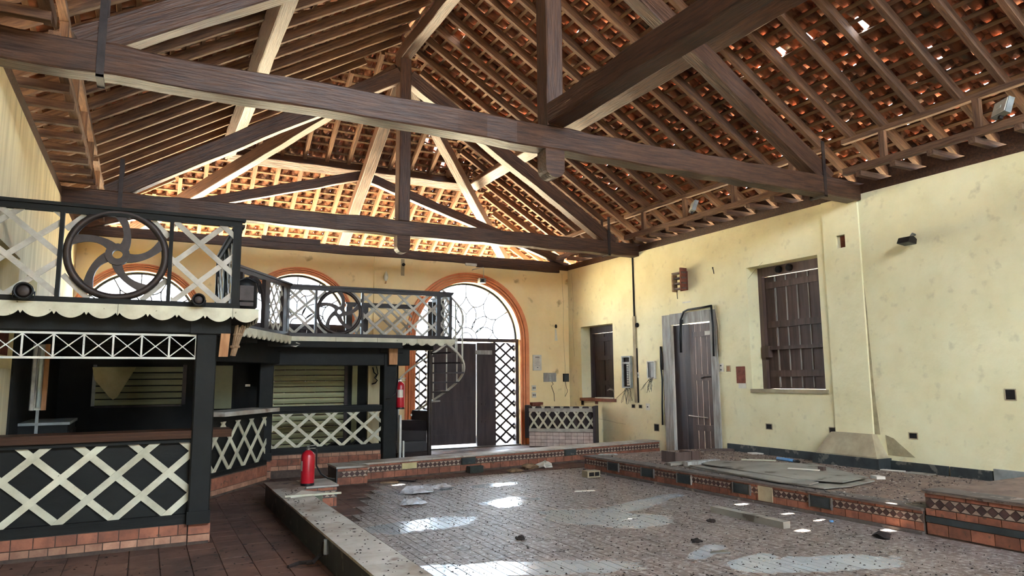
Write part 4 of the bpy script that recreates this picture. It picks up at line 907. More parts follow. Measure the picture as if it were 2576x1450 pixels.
B('back_plate', 'white', (-1.13, -.97, 9.53, 9.56, 1.25, 1.99), fl); MB().tube([(-1.045, 9.50, 1.28), (-1.045, 9.50, 1.96)], .018, 10).build('tube', 'tube', fl, True); B('reflector', 'chrome', (-1.115, -1.08, 9.47, 9.53, 1.25, 1.99), fl); B('reflector', 'rawwood', (-1.01, -.965, 9.47, 9.53, 1.25, 1.99), fl); B('wall_pole', 'grey', (-1.06, -1.03, 9.52, 9.54, .9, 1.25), fl)
B('dark_boarding', 'dark', (XL, XL+.02, 8.95, 13.4, 0, 2.19), wl); B('stained_patch', 'rebar', (XL, XL+.006, 7.7, 8.6, 1.83, 2.15), wl)
bs = empty('back_bar_shelf', (-.3, 9.6, 0), 'dark back bar cupboard behind the near counter', 'cupboard'); B('body', 'dark', (XL, -.75, 9.56, 10.6, 0, 1.08), bs); B('top', 'grey', (XL, -.73, 9.54, 10.62, 1.08, 1.11), bs); B('door', 'dark', (-.75, -.735, 9.6, 10.06, .1, 1.0), bs); B('door', 'dark', (-.75, -.735, 10.1, 10.56, .1, 1.0), bs)
bc = empty('rubbish_heap', (3.0, 12.9, 0), 'black rubbish bag lying behind the far lattice', 'bag'); rb_ = MB()
for k in range(3): bc_m = MB().lathe([(.05, .0), (.28, .05), (.34, .18), (.28, .34), (.12, .44), (.04, .5)], (2.75+k*.42, 12.8+.1*k, .0), 12); [bc_m.v.__setitem__(i, (v[0]+RN.uniform(-.04, .04), v[1]+RN.uniform(-.04, .04), max(0, v[2]+RN.uniform(-.03, .03)))) for i, v in enumerate(bc_m.v)]; bc_m.build('bag_fold', 'black', bc)

# ------------------------------------------------------------------ spiral stair
sp_ = empty('spiral_stair', (4.98, 13.1, 0), 'dark spiral stair with white tube rails up to the far balcony', 'stairs')
SC = Vector((4.98, 13.1, 0)); SRAD = .68; NST = 12; RISE = 2.27/NST
MB().tube([SC, SC+Vector((0, 0, 3.1))], .045, 12).build('centre_pole', 'iron', sp_)
def ang_k(k): return R(200-25*k)
for k in range(NST):
    a0, a1 = ang_k(k), ang_k(k+1); z = RISE*(k+1); n = 4
    P = [(.05*math.cos(a0), .05*math.sin(a0))]+[(SRAD*math.cos(a0+(a1-a0)*j/n), SRAD*math.sin(a0+(a1-a0)*j/n)) for j in range(n+1)]+[(.05*math.cos(a1), .05*math.sin(a1))]
    trd = MB().prism(P, SC+Vector((0, 0, z-.03)), (1, 0, 0), (0, 1, 0), (0, 0, 1), .03).build('tread', 'rail', sp_)
    if k < 5: MB().obox(SC+Vector((.05*math.cos(a0), .05*math.sin(a0), z-RISE/2-.015)), SC+Vector((SRAD*math.cos(a0), SRAD*math.sin(a0), z-RISE/2-.015)), .02, RISE-.03).build('riser', 'rail', trd)
    if k != 2 and k != 3:
        am = (a0+a1)/2; q = SC+Vector((SRAD*.97*math.cos(am), SRAD*.97*math.sin(am), z)); MB().tube([q, q+Vector((0, 0, .88 if k < 9 else .95))], .014, 6).build('baluster', 'white', trd)
def helix(r_, zo, k0, k1, steps=40): return [SC+Vector((r_*math.cos(ang_k(k0+(k1-k0)*j/steps)), r_*math.sin(ang_k(k0+(k1-k0)*j/steps)), RISE*(k0+(k1-k0)*j/steps)+zo)) for j in range(steps+1)]
MB().tube(helix(SRAD*.97, 1.06, .3, 11.6), .021, 8).build('handrail', 'white', sp_, True); MB().tube(helix(SRAD*1.0, .10, 3.9, 11.8), .024, 8).build('outer_stringer', 'white', sp_, True)
a = ang_k(0); q = SC+Vector((SRAD*math.cos(a), SRAD*math.sin(a), 0)); MB().box(q.x-.05, q.x-.01, q.y-.03, q.y+.03, 0, .9).build('newel_board', 'white', sp_); MB().box(q.x+.02, q.x+.05, q.y-.03, q.y+.0, 0, .42).build('newel_board', 'white', sp_)

# ------------------------------------------------------------------ half wall with lattice near the corner
HA, HB = Vector((7.95, 14.45, 0)), Vector((9.05, 13.45, 0)); hu = (HB-HA).normalized(); hn = Vector((hu.y, -hu.x, 0))*1
if hn.y > 0: hn = -hn
HLn = (HB-HA).length; hw = empty('lattice_half_wall', (8.5, 14, 0), 'low lattice half wall on a pale brick base near the corner', 'half wall')
rot = Matrix(((hu.x, -hn.x, 0), (hu.y, -hn.y, 0), (0, 0, 1)))
def hb(nm, m, s0, s1, d0, d1, z0, z1): return piece(nm, m, HA+hu*((s0+s1)/2)-hn*((d0+d1)/2)+Vector((0, 0, (z0+z1)/2)), (s1-s0, d1-d0, z1-z0), hw, rot)
hb('base_core', 'grout', 0, HLn, 0, .22, 0, .35); hb('sill_rail', 'lathd', 0, HLn, -.02, .10, .35, .42); hb('top_rail', 'lathd', 0, HLn, -.01, .04, .80, .88); hb('end_cabinet', 'doorw', HLn, HLn+.06, -.03, .46, .02, .93); hb('back_board', 'doorw', 0, HLn, .12, .14, .35, .92); hb('side_board', 'rail', -.1, 0, 0, .2, .2, .95)
for z0, z1 in ((.02, .10), (.10, .18), (.18, .26), (.26, .34)): brick_row(hw, HA, hu, hn, HLn, z0, z1, .14, 'brickp', off=.07*(int(z0*100) % 2))
lattice(hw, HA-hn*.02+Vector((0, 0, .42)), hu, HLn, .50, .22, .045, 55, .012, 'lath', .0)

# ------------------------------------------------------------------ fittings on the right wall (x = XR)
def wbox(name, m, y0, y1, z0, z1, d0=-.012, d1=.0, parent=None): return B(name, m, (XR+d0, XR+d1, y0, y1, z0, z1), parent)
def squig(p, n, L_, sag=.5, parent=None, m='black', r_=.004, spread=.12):
    for k in range(n):
        q = Vector(p)+Vector((0, RN.uniform(-.06, .06), 0)); pts = [q]; d = Vector((-.5, RN.uniform(-1, 1)*.8, -.4))
        for j in range(6): d += Vector((RN.uniform(-.2, .25), RN.uniform(-.7, .7), -sag*RN.uniform(.2, 1))); pts.append(pts[-1]+d.normalized()*L_/6*RN.uniform(.7, 1.2)); pts[-1].x = min(pts[-1].x, XR-.008)
        MB().tube(pts, r_, 4).build('wire', m, parent)
ep = empty('electrical_panel', (XR, 12.66, 1.36), 'open electrical panel with loose wires left of the pipe chase', 'electrical panel')
wbox('back_box', 'hole', 12.52, 12.80, 1.36, 2.02, -.012, -.004, ep)
for (a, b, c_, d_) in ((12.50, 12.53, 1.34, 2.04), (12.79, 12.82, 1.34, 2.04), (12.53, 12.79, 2.01, 2.04), (12.53, 12.79, 1.34, 1.37)): wbox('box_frame', 'grey', a, b, c_, d_, -.06, .0, ep)
wbox('breaker_strip', 'white', 12.55, 12.64, 1.40, 1.88, -.05, -.012, ep)
for k in range(12): wbox('breaker', 'black', 12.57, 12.63, 1.42+k*.038, 1.445+k*.038, -.06, -.05, ep)
wbox('top_cover', 'grey', 12.53, 12.79, 1.87, 1.91, -.05, -.012, ep); squig((XR-.03, 12.64, 1.37), 12, .42, .5, ep)
wbox('mount_plate', 'wall', 12.36, 12.90, 1.02, 1.34, -.008, .0, ep)
pc = empty('pipe_chase', (XR, 12.37, 1.0), 'dark vertical pipe chase running up the yellow wall', 'pipe chase'); wbox('channel', 'plinthstone', 12.33, 12.41, 1.03, 2.9, -.03, .0, pc); wbox('pipe', 'hole', 12.35, 12.385, 2.0, 4.28, -.02, .0, pc); wbox('pipe', 'hole', 12.30, 12.335, 1.03, 2.2, -.012, .0, pc)
MB().lathe([(.05, 0), (.05, .03), (.02, .05)], (0, 0, 0), 10).build('knob', 'hole', pc, org=(0, 0, 0)).matrix_basis = Matrix.Translation(Vector((XR, 12.27, 2.70))-base_of(pc)) @ Matrix.Rotation(R(-90), 4, 'Y')
jb = empty('junction_box', (XR, 11.83, 1.55), 'grey recessed junction box with dangling wires beside the door', 'junction box'); wbox('box_back', 'grey', 11.72, 11.94, 1.56, 1.89, -.012, -.004, jb)
for (a, b, c_, d_) in ((11.70, 11.72, 1.54, 1.91), (11.94, 11.96, 1.54, 1.91), (11.72, 11.94, 1.89, 1.91), (11.72, 11.94, 1.54, 1.56)): wbox('box_rim', 'white', a, b, c_, d_, -.035, .0, jb)
wbox('side_shade', 'slate', 11.86, 11.94, 1.57, 1.88, -.016, -.012, jb); squig((XR-.02, 11.82, 1.57), 9, .36, .45, jb)
cd_ = empty('black_conduit', (XR, 11.5, .6), 'black conduit hose hanging left of the grey door frame', 'conduit'); MB().tube([(XR-.02, 11.50, 2.2), (XR-.03, 11.50, 1.8), (XR-.03, 11.47, 1.5), (XR-.03, 11.50, 1.0), (XR-.02, 11.52, .6)], .018, 8).build('hose', 'black', cd_, True); MB().tube([(XR-.02, 11.49, 2.16), (XR-.05, 11.44, 2.0), (XR-.05, 11.42, 1.72)], .014, 8).build('hose', 'black', cd_, True); wbox('raw_groove', 'rebar', 11.42, 11.46, 1.1, 2.1, -.004, .004, cd_)
cl = empty('conduit_loop', (XR, 10.4, 1.9), 'black conduit looped over the head of the grey door frame', 'conduit'); MB().tube([(XR-.06, 10.84, 2.05), (XR-.07, 10.84, 2.4), (XR-.07, 10.80, 2.70), (XR-.07, 10.70, 2.85), (XR-.07, 10.58, 2.88), (XR-.06, 10.2, 2.89), (XR-.06, 9.93, 2.90)], .019, 8).build('hose', 'black', cl, True); MB().tube([(XR-.06, 9.94, 2.90), (XR-.06, 9.92, 2.5), (XR-.06, 9.93, 1.95)], .019, 8).build('hose', 'black', cl, True); MB().tube([(XR-.06, 10.81, 2.05), (XR-.06, 10.80, 2.5), (XR-.06, 10.76, 2.7)], .012, 8).build('hose', 'black', cl, True); MB().tube([(XR-.03, 9.87, 2.88), (XR-.015, 9.82, 2.5), (XR-.015, 9.83, 1.95)], .014, 8).build('hose', 'plinthstone', cl, True)
def plate(y0, y1, z0, z1, label, m='plastic', holes=2, name='switch_plate', cat='switch', dark=False, group=None):
    t = empty(name, (XR, (y0+y1)/2, z0), label, cat, group); wbox('plate', m, y0, y1, z0, z1, -.012, 0, t)
    for k in range(holes): zc = z0+(z1-z0)*(k+.5)/holes; wbox('socket_hole', 'black', (y0+y1)/2-.018, (y0+y1)/2+.018, zc-.012, zc+.012, -.015, -.012, t)
    return t
def wall_hole(y0, y1, z0, z1, label, name='socket_box', cat='wall box', inner='hole'):
    t = empty(name, (XR, (y0+y1)/2, z0), label, cat, 'empty wall boxes'); wbox('recess', inner, y0, y1, z0, z1, -.004, .002, t); e = .012
    for (a, b, c_, d_) in ((y0-e, y0, z0-e, z1+e), (y1, y1+e, z0-e, z1+e), (y0, y1, z1, z1+e), (y0, y1, z0-e, z0)): wbox('rim', 'plinthstone', a, b, c_, d_, -.007, .0, t)
    return t
plate(9.75, 9.87, 1.66, 1.81, 'white switch plate just right of the grey door frame'); plate(12.26, 12.33, 1.56, 1.68, 'tiny white switch right of the pipe chase', holes=1); plate(11.94, 12.06, .88, 1.02, 'white socket plate low between panel and door', holes=1, name='socket_plate', cat='socket')
wall_hole(9.59, 9.67, 1.67, 1.76, 'small ochre wall box between switch and exposed brick', inner='rawwood'); wall_hole(8.69, 8.81, .68, .76, 'dark empty socket box below the large window'); wall_hole(7.45, 7.55, .70, .77, 'dark empty socket box left of the pilaster base'); wall_hole(6.15, 6.26, .70, .77, 'dark empty socket box right of the pilaster base'); wall_hole(4.86, 4.97, 1.26, 1.38, 'dark empty box high on the wall at the right edge'); wall_hole(11.66, 11.80, .47, .60, 'dark empty box at the foot of the grey door frame'); wall_hole(12.45, 12.55, .92, .98, 'dark empty box under the electrical panel'); wall_hole(12.20, 12.30, .92, .98, 'dark wired box right of the panel plate'); wall_hole(14.46, 14.56, .92, 1.02, 'dark box left below the sink window'); wall_hole(13.86, 13.96, .96, 1.03, 'dark box below the sink window sill', inner='rebar')
hb2 = empty('exposed_brick_patch', (XR, 9.33, 1.44), 'square patch of exposed brick left of the large window', 'brick patch'); wbox('patch', 'rebar', 9.23, 9.44, 1.45, 1.75, -.006, .002, hb2); wbox('torn_edge', 'plastic', 9.22, 9.40, 1.36, 1.45, -.005, .001, hb2)
wbox('scrape', 'plastic', 10.55, 10.80, 3.03, 3.06, -.003, .001, wr)
sc_ = empty('wall_sconce', (XR-.1, 10.75, 3.25), 'broken reddish wooden wall sconce above the door', 'sconce'); wbox('back_board', 'rebar', 10.62, 10.82, 3.28, 3.66, -.03, 0, sc_)
for k in range(4): wbox('rung', 'shut', 10.60, 10.90, 3.30+k*.105, 3.33+k*.105, -.17, -.05, sc_)
wbox('side', 'rebar', 10.62, 10.65, 3.28, 3.72, -.18, -.02, sc_); wbox('side', 'straw', 10.84, 10.88, 3.26, 3.60, -.19, -.08, sc_); MB().tube([(XR-.1, 10.84, 3.28), (XR-.1, 10.83, 3.12)], .007, 5).build('wire', 'black', sc_)
tag(MB().tube([(XR-.005, 9.90, 3.62), (XR-.06, 9.86, 3.62), (XR-.07, 9.83, 3.56), (XR-.04, 9.85, 3.50)], .010, 6).build('wall_hook', 'iron'), 'small curved iron hook left of the large window head', 'hook')
wf = empty('wall_floodlight', (XR-.12, 5.96, 3.4), 'black floodlight on a bracket on the yellow wall', 'floodlight')
MB().tube([(XR, 5.95, 3.52), (XR-.05, 5.95, 3.53), (XR-.09, 5.95, 3.49), (XR-.10, 5.95, 3.46)], .018, 8).build('bracket', 'chrome', wf, True); MB().prism([(-.10, -.03), (.08, -.05), (.10, .02), (.03, .06), (-.05, .05)], (XR-.17, 5.88, 3.42), (1, 0, 0), (0, 0, 1), (0, 1, 0), .17).build('housing', 'black', wf); MB().prism([(-.09, -.035), (.07, -.055), (.07, -.05), (-.09, -.03)], (XR-.17, 5.89, 3.415), (1, 0, 0), (0, 0, 1), (0, 1, 0), .15).build('lens', 'glass', wf)
def eave_flood(y, z, label):
    t = empty('eaves_floodlight', (8.98, y, z), label, 'floodlight', 'floodlights on the eaves beam'); w = Matrix.Translation((8.97, y, z+.16)) @ Matrix.Rotation(R(-28), 4, 'Z') @ Matrix.Rotation(R(20), 4, 'Y')
    link('housing', MB().box(0, .07, -.13, .13, -.10, .10).mesh('housing', 'grey'), t, w); link('lens', MB().box(-.008, 0, -.115, .115, -.085, .085).mesh('lens', 'plastic'), t, w); link('bulb', MB().box(-.014, -.008, -.03, .05, -.015, .02).mesh('bulb', 'white'), t, w); link('bracket', MB().box(.02, .06, -.02, .02, -.14, -.10).mesh('bracket', 'iron'), t, w)
eave_flood(9.86, 4.60, 'small floodlight on the right eaves beam between the trusses'); eave_flood(4.46, 4.60, 'grey floodlight on the right eaves beam at the right edge')
sk = empty('sink', (XR+.1, 13.6, 1.09), 'white sink rim with a chrome tap on the corner window sill', 'sink'); B('basin_rim', 'white', (XR-.02, XR+.28, 13.22, 13.95, 1.093, 1.115), sk); MB().tube([(XR+.22, 13.5, 1.11), (XR+.22, 13.5, 1.22), (XR+.20, 13.52, 1.28), (XR+.12, 13.56, 1.30), (XR+.08, 13.58, 1.27)], .016, 8).build('tap', 'chrome', sk, True); MB().tube([(XR+.22, 13.5, 1.27), (XR+.16, 13.6, 1.33)], .012, 6).build('lever', 'chrome', sk)
MB().prism([(6.70, .72), (6.785, .72), (6.79, 1.4), (6.785, 2.2), (6.79, 2.95), (6.77, 2.6), (6.765, 2.2), (6.745, 1.4)], (XR-.004, 0, 0), (0, 1, 0), (0, 0, 1), (1, 0, 0), .006).build('damp_stain', 'crackm', wr)
MB().prism([(6.2, .44), (6.6, .44), (6.62, .72), (6.5, .68)], (XR-.004, 0, 0), (0, 1, 0), (0, 0, 1), (1, 0, 0), .006).build('damp_stain', 'crackm', wr)
for pts in ([(13.9, .62), (13.5, .60), (13.1, .56), (12.8, .55)], [(14.9, 4.2), (14.85, 3.5), (14.9, 2.8), (14.84, 2.1)], [(9.05, 3.3), (8.9, 3.42), (8.7, 3.55)]):
    MB().tube([(XR-.001, y, z) for y, z in pts], .0035, 4).build('crack', 'crackm', wr)
MB().tube([(9.30, YB-.001, 4.2), (9.33, YB-.001, 3.4), (9.31, YB-.001, 2.7), (9.35, YB-.001, 1.9), (9.33, YB-.001, 1.1)], .0035, 4).build('crack', 'crackm', wb)
# ------------------------------------------------------------------ fittings on the back wall (y = YB)
def bbox(name, m, x0, x1, z0, z1, d0=-.015, parent=None): return B(name, m, (x0, x1, YB+d0, YB, z0, z1), parent)
ce = empty('framed_notice', (8.54, YB, 1.76), 'framed paper notice right of the entrance arch', 'notice'); bbox('frame', 'white', 8.42, 8.66, 1.76, 2.14, -.02, ce); bbox('sheet', 'paper', 8.445, 8.635, 1.785, 2.115, -.024, ce)
for k in range(7): B('text_line', 'grey', (8.47+.02*(k % 2), 8.61-.02*(k % 3), YB-.0265, YB-.024, 2.05-k*.03, 2.056-k*.03), ce)
B('heading', 'slate', (8.48, 8.60, YB-.0265, YB-.024, 2.075, 2.09), ce); B('seal', 'slate', (8.53, 8.56, YB-.0265, YB-.024, 1.82, 1.84), ce)
p1 = empty('wall_panel', (8.9, YB, 1.47), 'grey switch panel with torn edges right of the arch', 'panel'); bbox('plate', 'frame', 8.72, 9.08, 1.48, 1.70, -.012, p1)
for k in range(4): bbox('button', 'white', 8.885, 8.905, 1.53+k*.04, 1.55+k*.04, -.02, p1)
MB().tube([(8.95, YB-.01, 1.48), (8.98, YB-.03, 1.42), (8.93, YB-.02, 1.38), (9.0, YB-.02, 1.2), (9.02, YB-.01, 1.0)], .006, 5).build('wire', 'black', p1)
p2 = empty('dark_wall_box', (9.36, YB, 1.47), 'square black wall box close to the room corner', 'wall box'); bbox('box', 'hole', 9.28, 9.44, 1.48, 1.68, -.03, p2); bbox('lid', 'slate', 9.29, 9.43, 1.49, 1.67, -.036, p2); MB().tube([(9.34, YB-.02, 1.48), (9.36, YB-.02, 1.36), (9.40, YB-.02, 1.24), (9.33, YB-.02, 1.12)], .005, 5).build('wire', 'black', p2)
for z0, z1, lab in ((1.27, 1.40, 'upper white socket beside the entrance arch'), (1.10, 1.23, 'lower white socket beside the entrance arch')):
    t = empty('wall_socket', (8.44, YB, z0), lab, 'socket'); bbox('plate', 'plastic', 8.385, 8.50, z0, z1, -.015, t); bbox('hole', 'black', 8.41, 8.43, z0+.04, z1-.04, -.018, t); bbox('hole', 'black', 8.455, 8.475, z0+.04, z1-.04, -.018, t)
bl = empty('brick_ledge', (8.48, YB, .9), 'broken brick ledge beside the foot of the arch', 'ledge'); bbox('brick', 'rebar', 8.33, 8.62, .93, .99, -.14, bl); bbox('brick', 'rebar', 8.36, 8.58, .87, .93, -.08, bl)
pt = empty('patched_hole', (9.1, YB, 2.48), 'round hole with a pale plaster drip on the back wall', 'wall hole'); MB().prism([(.035*math.cos(2*math.pi*j/12), .05*math.sin(2*math.pi*j/12)) for j in range(12)], (9.1, YB-.004, 2.86), (1, 0, 0), (0, 0, 1), (0, 1, 0), .006).build('hole', 'hole', pt); MB().prism([(-.03, 0), (.05, 0), (.02, .28), (-.02, .30)], (9.09, YB-.004, 2.50), (1, 0, 0), (0, 0, 1), (0, 1, 0), .006).build('plaster', 'plastic', pt)
br = empty('camera_bracket', (7.0, YB, 3.82), 'small camera hanging on a bent bracket over the arch', 'camera'); MB().tube([(6.80, YB, 4.14), (6.80, YB-.06, 4.15), (7.03, YB-.14, 4.20), (7.03, YB-.15, 3.95)], .011, 6).build('arm', 'white', br, True); MB().box(6.90, 7.06, YB-.22, YB-.08, 3.82, 3.93).build('camera_body', 'grey', br); MB().box(6.93, 7.0, YB-.24, YB-.22, 3.84, 3.90).build('lens', 'black', br)
lb = empty('emergency_light', (6.76, YB, 4.24), 'white tube light fitting above the entrance arch', 'lamp'); bbox('body', 'white', 6.61, 6.92, 4.25, 4.295, -.05, lb); bbox('diffuser', 'plastic', 6.63, 6.90, 4.235, 4.25, -.045, lb)
wg = empty('wall_lamp', (4.65, YB-.1, 3.70), 'small glass flame lamp on the back wall pilaster', 'lamp'); MB().lathe([(.02, 0), (.045, .05), (.05, .10), (.03, .17), (.008, .22)], (4.65, YB-.11, 3.74), 14).build('glass_shade', 'white', wg, True); MB().tube([(4.65, YB-.05, 3.70), (4.65, YB-.11, 3.69), (4.65, YB-.11, 3.74)], .012, 6).build('arm', 'rawwood', wg)
pd = empty('wall_pipe_stub', (5.07, YB, 3.9), 'short plaster strip with a dark hole high on the back wall', 'pipe stub'); bbox('strip', 'plinthstone', 5.03, 5.11, 3.9, 4.28, -.012, pd); MB().lathe([(.035, 0), (.035, .04)], (0, 0, 0), 12).build('hole', 'hole', pd, org=(0, 0, 0)).matrix_basis = Matrix.Translation(Vector((5.08, YB-.01, 4.15))-base_of(pd)) @ Matrix.Rotation(R(90), 4, 'X')

# ------------------------------------------------------------------ loose things on stage and floor
tm = tag(MB().obox((5.98, 6.42, .035), (5.98, 5.36, .035), .10, .07).build('timber_offcut', 'ply'), 'square timber offcut lying on the dance floor, one end sunlit', 'timber')
tm.rotation_euler = (0, 0, 0)
sh = empty('sheet_pile', (7.9, 7.0, .25), 'pile of warped grey sheets lying along the stage edge', 'sheets')
def sheet(P, z, th, jig=.012, m='ply'):
    V = [(x, y, z+RN.uniform(0, jig)) for x, y in P]; k = len(P); V += [(x, y, zz+th) for x, y, zz in V]
    MB().poly(V, [tuple(range(k))[::-1], tuple(range(k, 2*k))]+[(i, (i+1) % k, k+(i+1) % k, k+i) for i in range(k)]).build('sheet', m, sh)
sheet([(7.02, 6.3), (7.05, 5.75), (7.45, 5.70), (8.10, 5.85), (8.72, 7.2), (7.75, 8.25), (7.1, 8.2)], .254, .010)
sheet([(6.98, 6.35), (7.05, 5.95), (7.25, 5.98), (7.30, 7.6), (7.12, 8.1)], .272, .012, .02)
sheet([(7.22, 6.3), (7.45, 5.80), (8.08, 5.92), (8.70, 7.24), (7.70, 8.22), (7.35, 8.1)], .285, .010, .025)
MB().obox((7.9, 7.0, .315), (8.05, 6.62, .318), .06, .012).build('strip', 'paper', sh); MB().box(8.1, 8.16, 6.6, 6.68, .31, .36).build('small_block', 'shut', sh)
bxo = empty('open_box', (7.5, 8.7, .25), 'small open wooden box standing on the stage', 'box')
B('side', 'shut', (7.30, 7.32, 8.62, 8.95, .25, .42), bxo); B('side', 'shut', (7.32, 7.62, 8.62, 8.64, .25, .41), bxo); B('side', 'shut', (7.62, 7.64, 8.60, 8.9, .25, .42), bxo); B('side', 'shut', (7.64, 7.84, 8.66, 8.68, .25, .41), bxo); B('bottom', 'shut', (7.32, 7.62, 8.64, 8.9, .25, .265), bxo)
pk = empty('loose_planks', (7.3, 8.35, .25), 'two short planks lying in front of the open box', 'planks'); MB().obox((7.05, 8.5, .27), (7.55, 8.42, .285), .16, .035).build('plank', 'ply', pk); MB().obox((7.2, 8.28, .285), (7.78, 8.22, .30), .11, .06).build('plank', 'frame', pk)
def litter(name, label, cat, m, P, z, th):
    return tag(MB().prism(P, (0, 0, z), (1, 0, 0), (0, 1, 0), (0, 0, 1), th).build(name, m), label, cat)
litter('broken_plank', 'dark broken plank near the skirting at the back of the stage', 'plank', 'shut', [(8.9, 9.75), (9.45, 9.55), (9.5, 9.68), (9.0, 9.92)], .252, .03); litter('tile_shard', 'pale tile shard lying by the skirting', 'shard', 'paper', [(9.25, 8.95), (9.42, 8.85), (9.45, 9.05), (9.3, 9.1)], .252, .018)
litter('pale_stick', 'pale splintered stick in the middle of the stage', 'stick', 'lath', [(8.45, 8.40), (8.80, 8.02), (8.84, 8.08), (8.5, 8.46)], .252, .018)
bt = empty('blue_bottle', (8.96, 7.9, .25), 'light blue plastic tube with a dark end lying on the stage', 'tube'); MB().tube([(8.98, 8.16, .277), (8.93, 7.80, .277)], .025, 10).build('body', 'blue', bt, True); MB().tube([(8.93, 7.80, .277), (8.91, 7.68, .277)], .02, 10).build('cap', 'black', bt, True)
litter('paper_scrap', 'white paper scrap on the stage right of the sheets', 'paper', 'paper', [(8.35, 6.0), (8.45, 5.95), (8.5, 6.08), (8.42, 6.14)], .252, .035); litter('card_strip', 'pale card strip by the skirting right of the pilaster', 'card', 'paper', [(9.2, 6.55), (9.3, 6.25), (9.36, 6.28), (9.26, 6.58)], .252, .012); litter('flat_card', 'drab card lying near the skirting at the right', 'card', 'ply', [(9.2, 6.2), (9.25, 5.85), (9.4, 5.88), (9.36, 6.2)], .252, .012); litter('flat_tile', 'flat pale tile on the far stage corner', 'tile', 'frame', [(6.95, 10.2), (7.25, 10.05), (7.32, 10.18), (7.05, 10.28)], .252, .014)
def lump(name, label, cat, m, c, r_, h, sd_=1):
    mb = MB().lathe([(r_*.6, 0), (r_, h*.2), (r_*.9, h*.6), (r_*.4, h)], c, 11); rr = np.random.RandomState(sd_)
    mb.v = [(v[0]+rr.uniform(-.3, .3)*r_, v[1]+rr.uniform(-.3, .3)*r_, max(c[2]+.002, v[2]+rr.uniform(-.25, .25)*h)) for v in mb.v]; return tag(mb.build(name, m), label, cat)
lump('foam_lump', 'largest lump of torn white foam on the dance floor', 'foam', 'foam', (3.45, 9.55, 0), .22, .07, 1); lump('foam_lump', 'smaller white foam lump right of the largest one', 'foam', 'foam', (3.90, 9.72, 0), .15, .05, 2); lump('foam_lump', 'white foam lump nearest the left kerb', 'foam', 'foam', (3.10, 8.70, 0), .16, .06, 3)
lump('crumpled_bag', 'crumpled pale bag at the foot of the far kerb', 'bag', 'paper', (6.35, 11.0, 0), .14, .10, 4); lump('crumpled_bag', 'crumpled brown bag beside the pale one at the far kerb', 'bag', 'straw', (6.05, 10.98, 0), .13, .08, 5); lump('leaf_clump', 'dry brown leaf clump near the far kerb', 'leaves', 'straw', (5.65, 10.75, 0), .13, .05, 6)
cb = empty('clay_block', (6.4, 9.6, 0), 'hollow clay block lying near the far stage corner', 'block'); B('body', 'plinthstone', (6.28, 6.52, 9.52, 9.68, 0, .10), cb); B('hollow', 'hole', (6.31, 6.40, 9.515, 9.522, .02, .08), cb); B('hollow', 'hole', (6.42, 6.50, 9.515, 9.522, .02, .08), cb)
litter('bent_scrap', 'dark bent strip beyond the foam lumps', 'scrap', 'black', [(3.55, 10.7), (3.75, 10.5), (3.80, 10.54), (3.62, 10.74)], .001, .02); litter('white_scrap', 'bright thin scrap on the floor before the stage', 'scrap', 'paper', [(5.35, 8.45), (5.65, 8.38), (5.66, 8.44), (5.4, 8.5)], .001, .01); litter('wood_chip', 'curved wood chip beside the far kerb end block', 'chip', 'straw', [(3.25, 10.6), (3.5, 10.5), (3.53, 10.56), (3.3, 10.66)], .001, .025); litter('silver_wrapper', 'silvery wrapper on the near dance floor', 'wrapper', 'chrome', [(4.55, 4.95), (4.72, 4.88), (4.75, 4.96), (4.6, 5.0)], .001, .008)
lump('dark_clod', 'dark clod on the floor before the raised step', 'clod', 'debrisd', (6.45, 4.62, 0), .08, .05, 9); lump('dark_clod', 'dark clod on the near middle of the dance floor', 'clod', 'debrisd', (4.75, 5.35, 0), .05, .035, 10); lump('dark_clod', 'dark clod left of the sunlit timber', 'clod', 'debrisd', (5.55, 6.0, 0), .05, .03, 12); lump('dark_clod', 'dark clod near the middle of the dance floor', 'clod', 'debrisd', (3.35, 6.3, 0), .05, .03, 13)
tag(MB().lathe([(.018, 0), (.022, .004), (.022, .016), (.018, .02)], (6.66, 5.36, 0), 12).build('bottle_cap', 'blue'), 'tiny blue bottle cap by the stage foot', 'bottle cap')
kn_ = empty('knotted_cord', (1.36, 6.3, 0), 'knotted dark cord hanging on the side of the left kerb', 'cord'); MB().tube([(1.42, 6.2, .20), (1.41, 6.22, .10), (1.35, 6.3, .03), (1.25, 6.36, .02), (1.15, 6.3, .012)], .016, 6).build('cord', 'debrisd', kn_); MB().tube([(1.42, 6.12, .24), (1.42, 6.12, .12)], .022, 6).build('clip', 'grey', kn_); MB().tube([(1.4, 6.25, .09), (1.33, 6.18, .05), (1.3, 6.26, .03)], .014, 6).build('cord', 'debrisd', kn_)
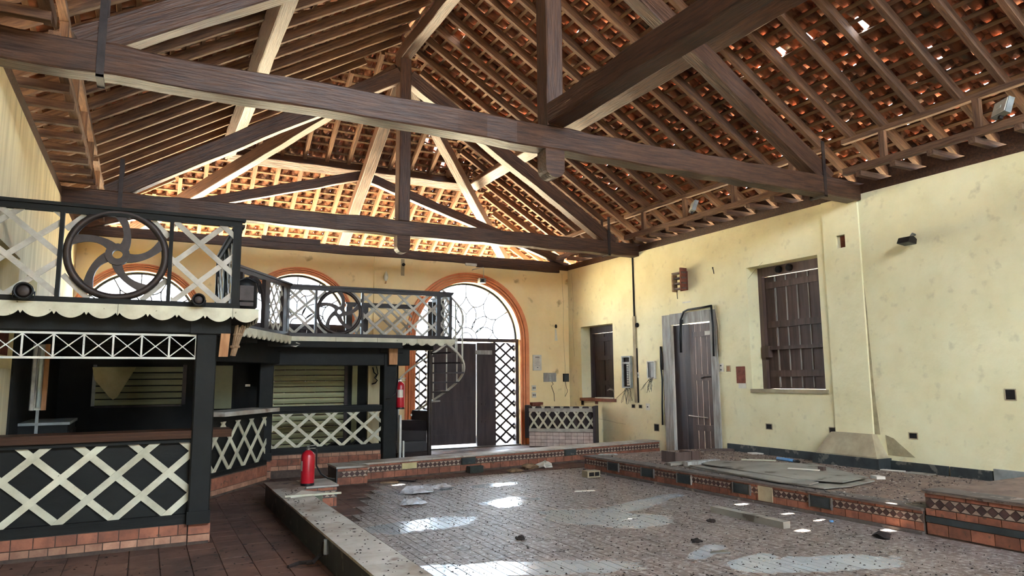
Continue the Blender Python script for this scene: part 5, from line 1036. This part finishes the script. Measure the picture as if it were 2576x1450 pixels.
# fine litter nobody could count
def scatter(name, m, n, x0, x1, y0, y1, z, rmin, rmax, hmax, label, cat, ok=lambda x, y: True, seed=3):
    rr = np.random.RandomState(seed); mb = MB(); c_ = 0
    while c_ < n:
        x, y = rr.uniform(x0, x1), rr.uniform(y0, y1)
        if not ok(x, y): continue
        c_ += 1; r_ = rr.uniform(rmin, rmax)*rr.choice((1, 1, 1, 1.6)); a = rr.uniform(0, 6.28); e = rr.uniform(.3, 1); k = 5; P = [(x+r_*math.cos(a)*math.cos(t)-r_*e*math.sin(a)*math.sin(t), y+r_*math.sin(a)*math.cos(t)+r_*e*math.cos(a)*math.sin(t)) for t in (0, 1.2, 2.6, 3.8, 5.1)]
        h = rr.uniform(.002, hmax); V = [(p[0], p[1], z) for p in P]+[(x+rr.uniform(-.3, .3)*r_, y+rr.uniform(-.3, .3)*r_, z+h)]
        mb.poly(V, [(i, (i+1) % k, k) for i in range(k)])
    o = mb.build(name, m, org=(0, 0, z)); tag(o, label, cat, kind='stuff')
scatter('floor_litter', 'debrisd', 3600, 1.8, 6.75, 3.2, 10.8, .0005, .003, .013, .010, 'fine dark litter strewn over the dance floor', 'litter', dance); scatter('pale_floor_chips', 'debrisl', 4200, 1.8, 6.75, 3.2, 10.8, .0005, .003, .010, .006, 'fine pale chips strewn over the dance floor', 'litter', dance, 4)
scatter('stage_litter', 'debrisd', 1500, 6.95, 9.4, 4.55, 10.1, .2505, .004, .016, .012, 'fine dark litter strewn over the stage', 'litter', seed=5); scatter('pale_stage_chips', 'debrisl', 700, 6.95, 9.4, 4.55, 10.1, .2505, .005, .018, .01, 'fine pale chips strewn over the stage', 'litter', seed=6); scatter('kerb_litter', 'debrisd', 160, 1.44, 1.74, 3.5, 8.9, .2705, .004, .014, .008, 'dark litter on the white kerb top', 'litter', seed=7); scatter('bar_floor_litter', 'debrisd', 260, -1.1, 1.4, 4.2, 11.0, .0005, .006, .02, .01, 'dark litter on the red floor before the bar', 'litter', lambda x, y: y < 7.5 or x > .9, seed=8)
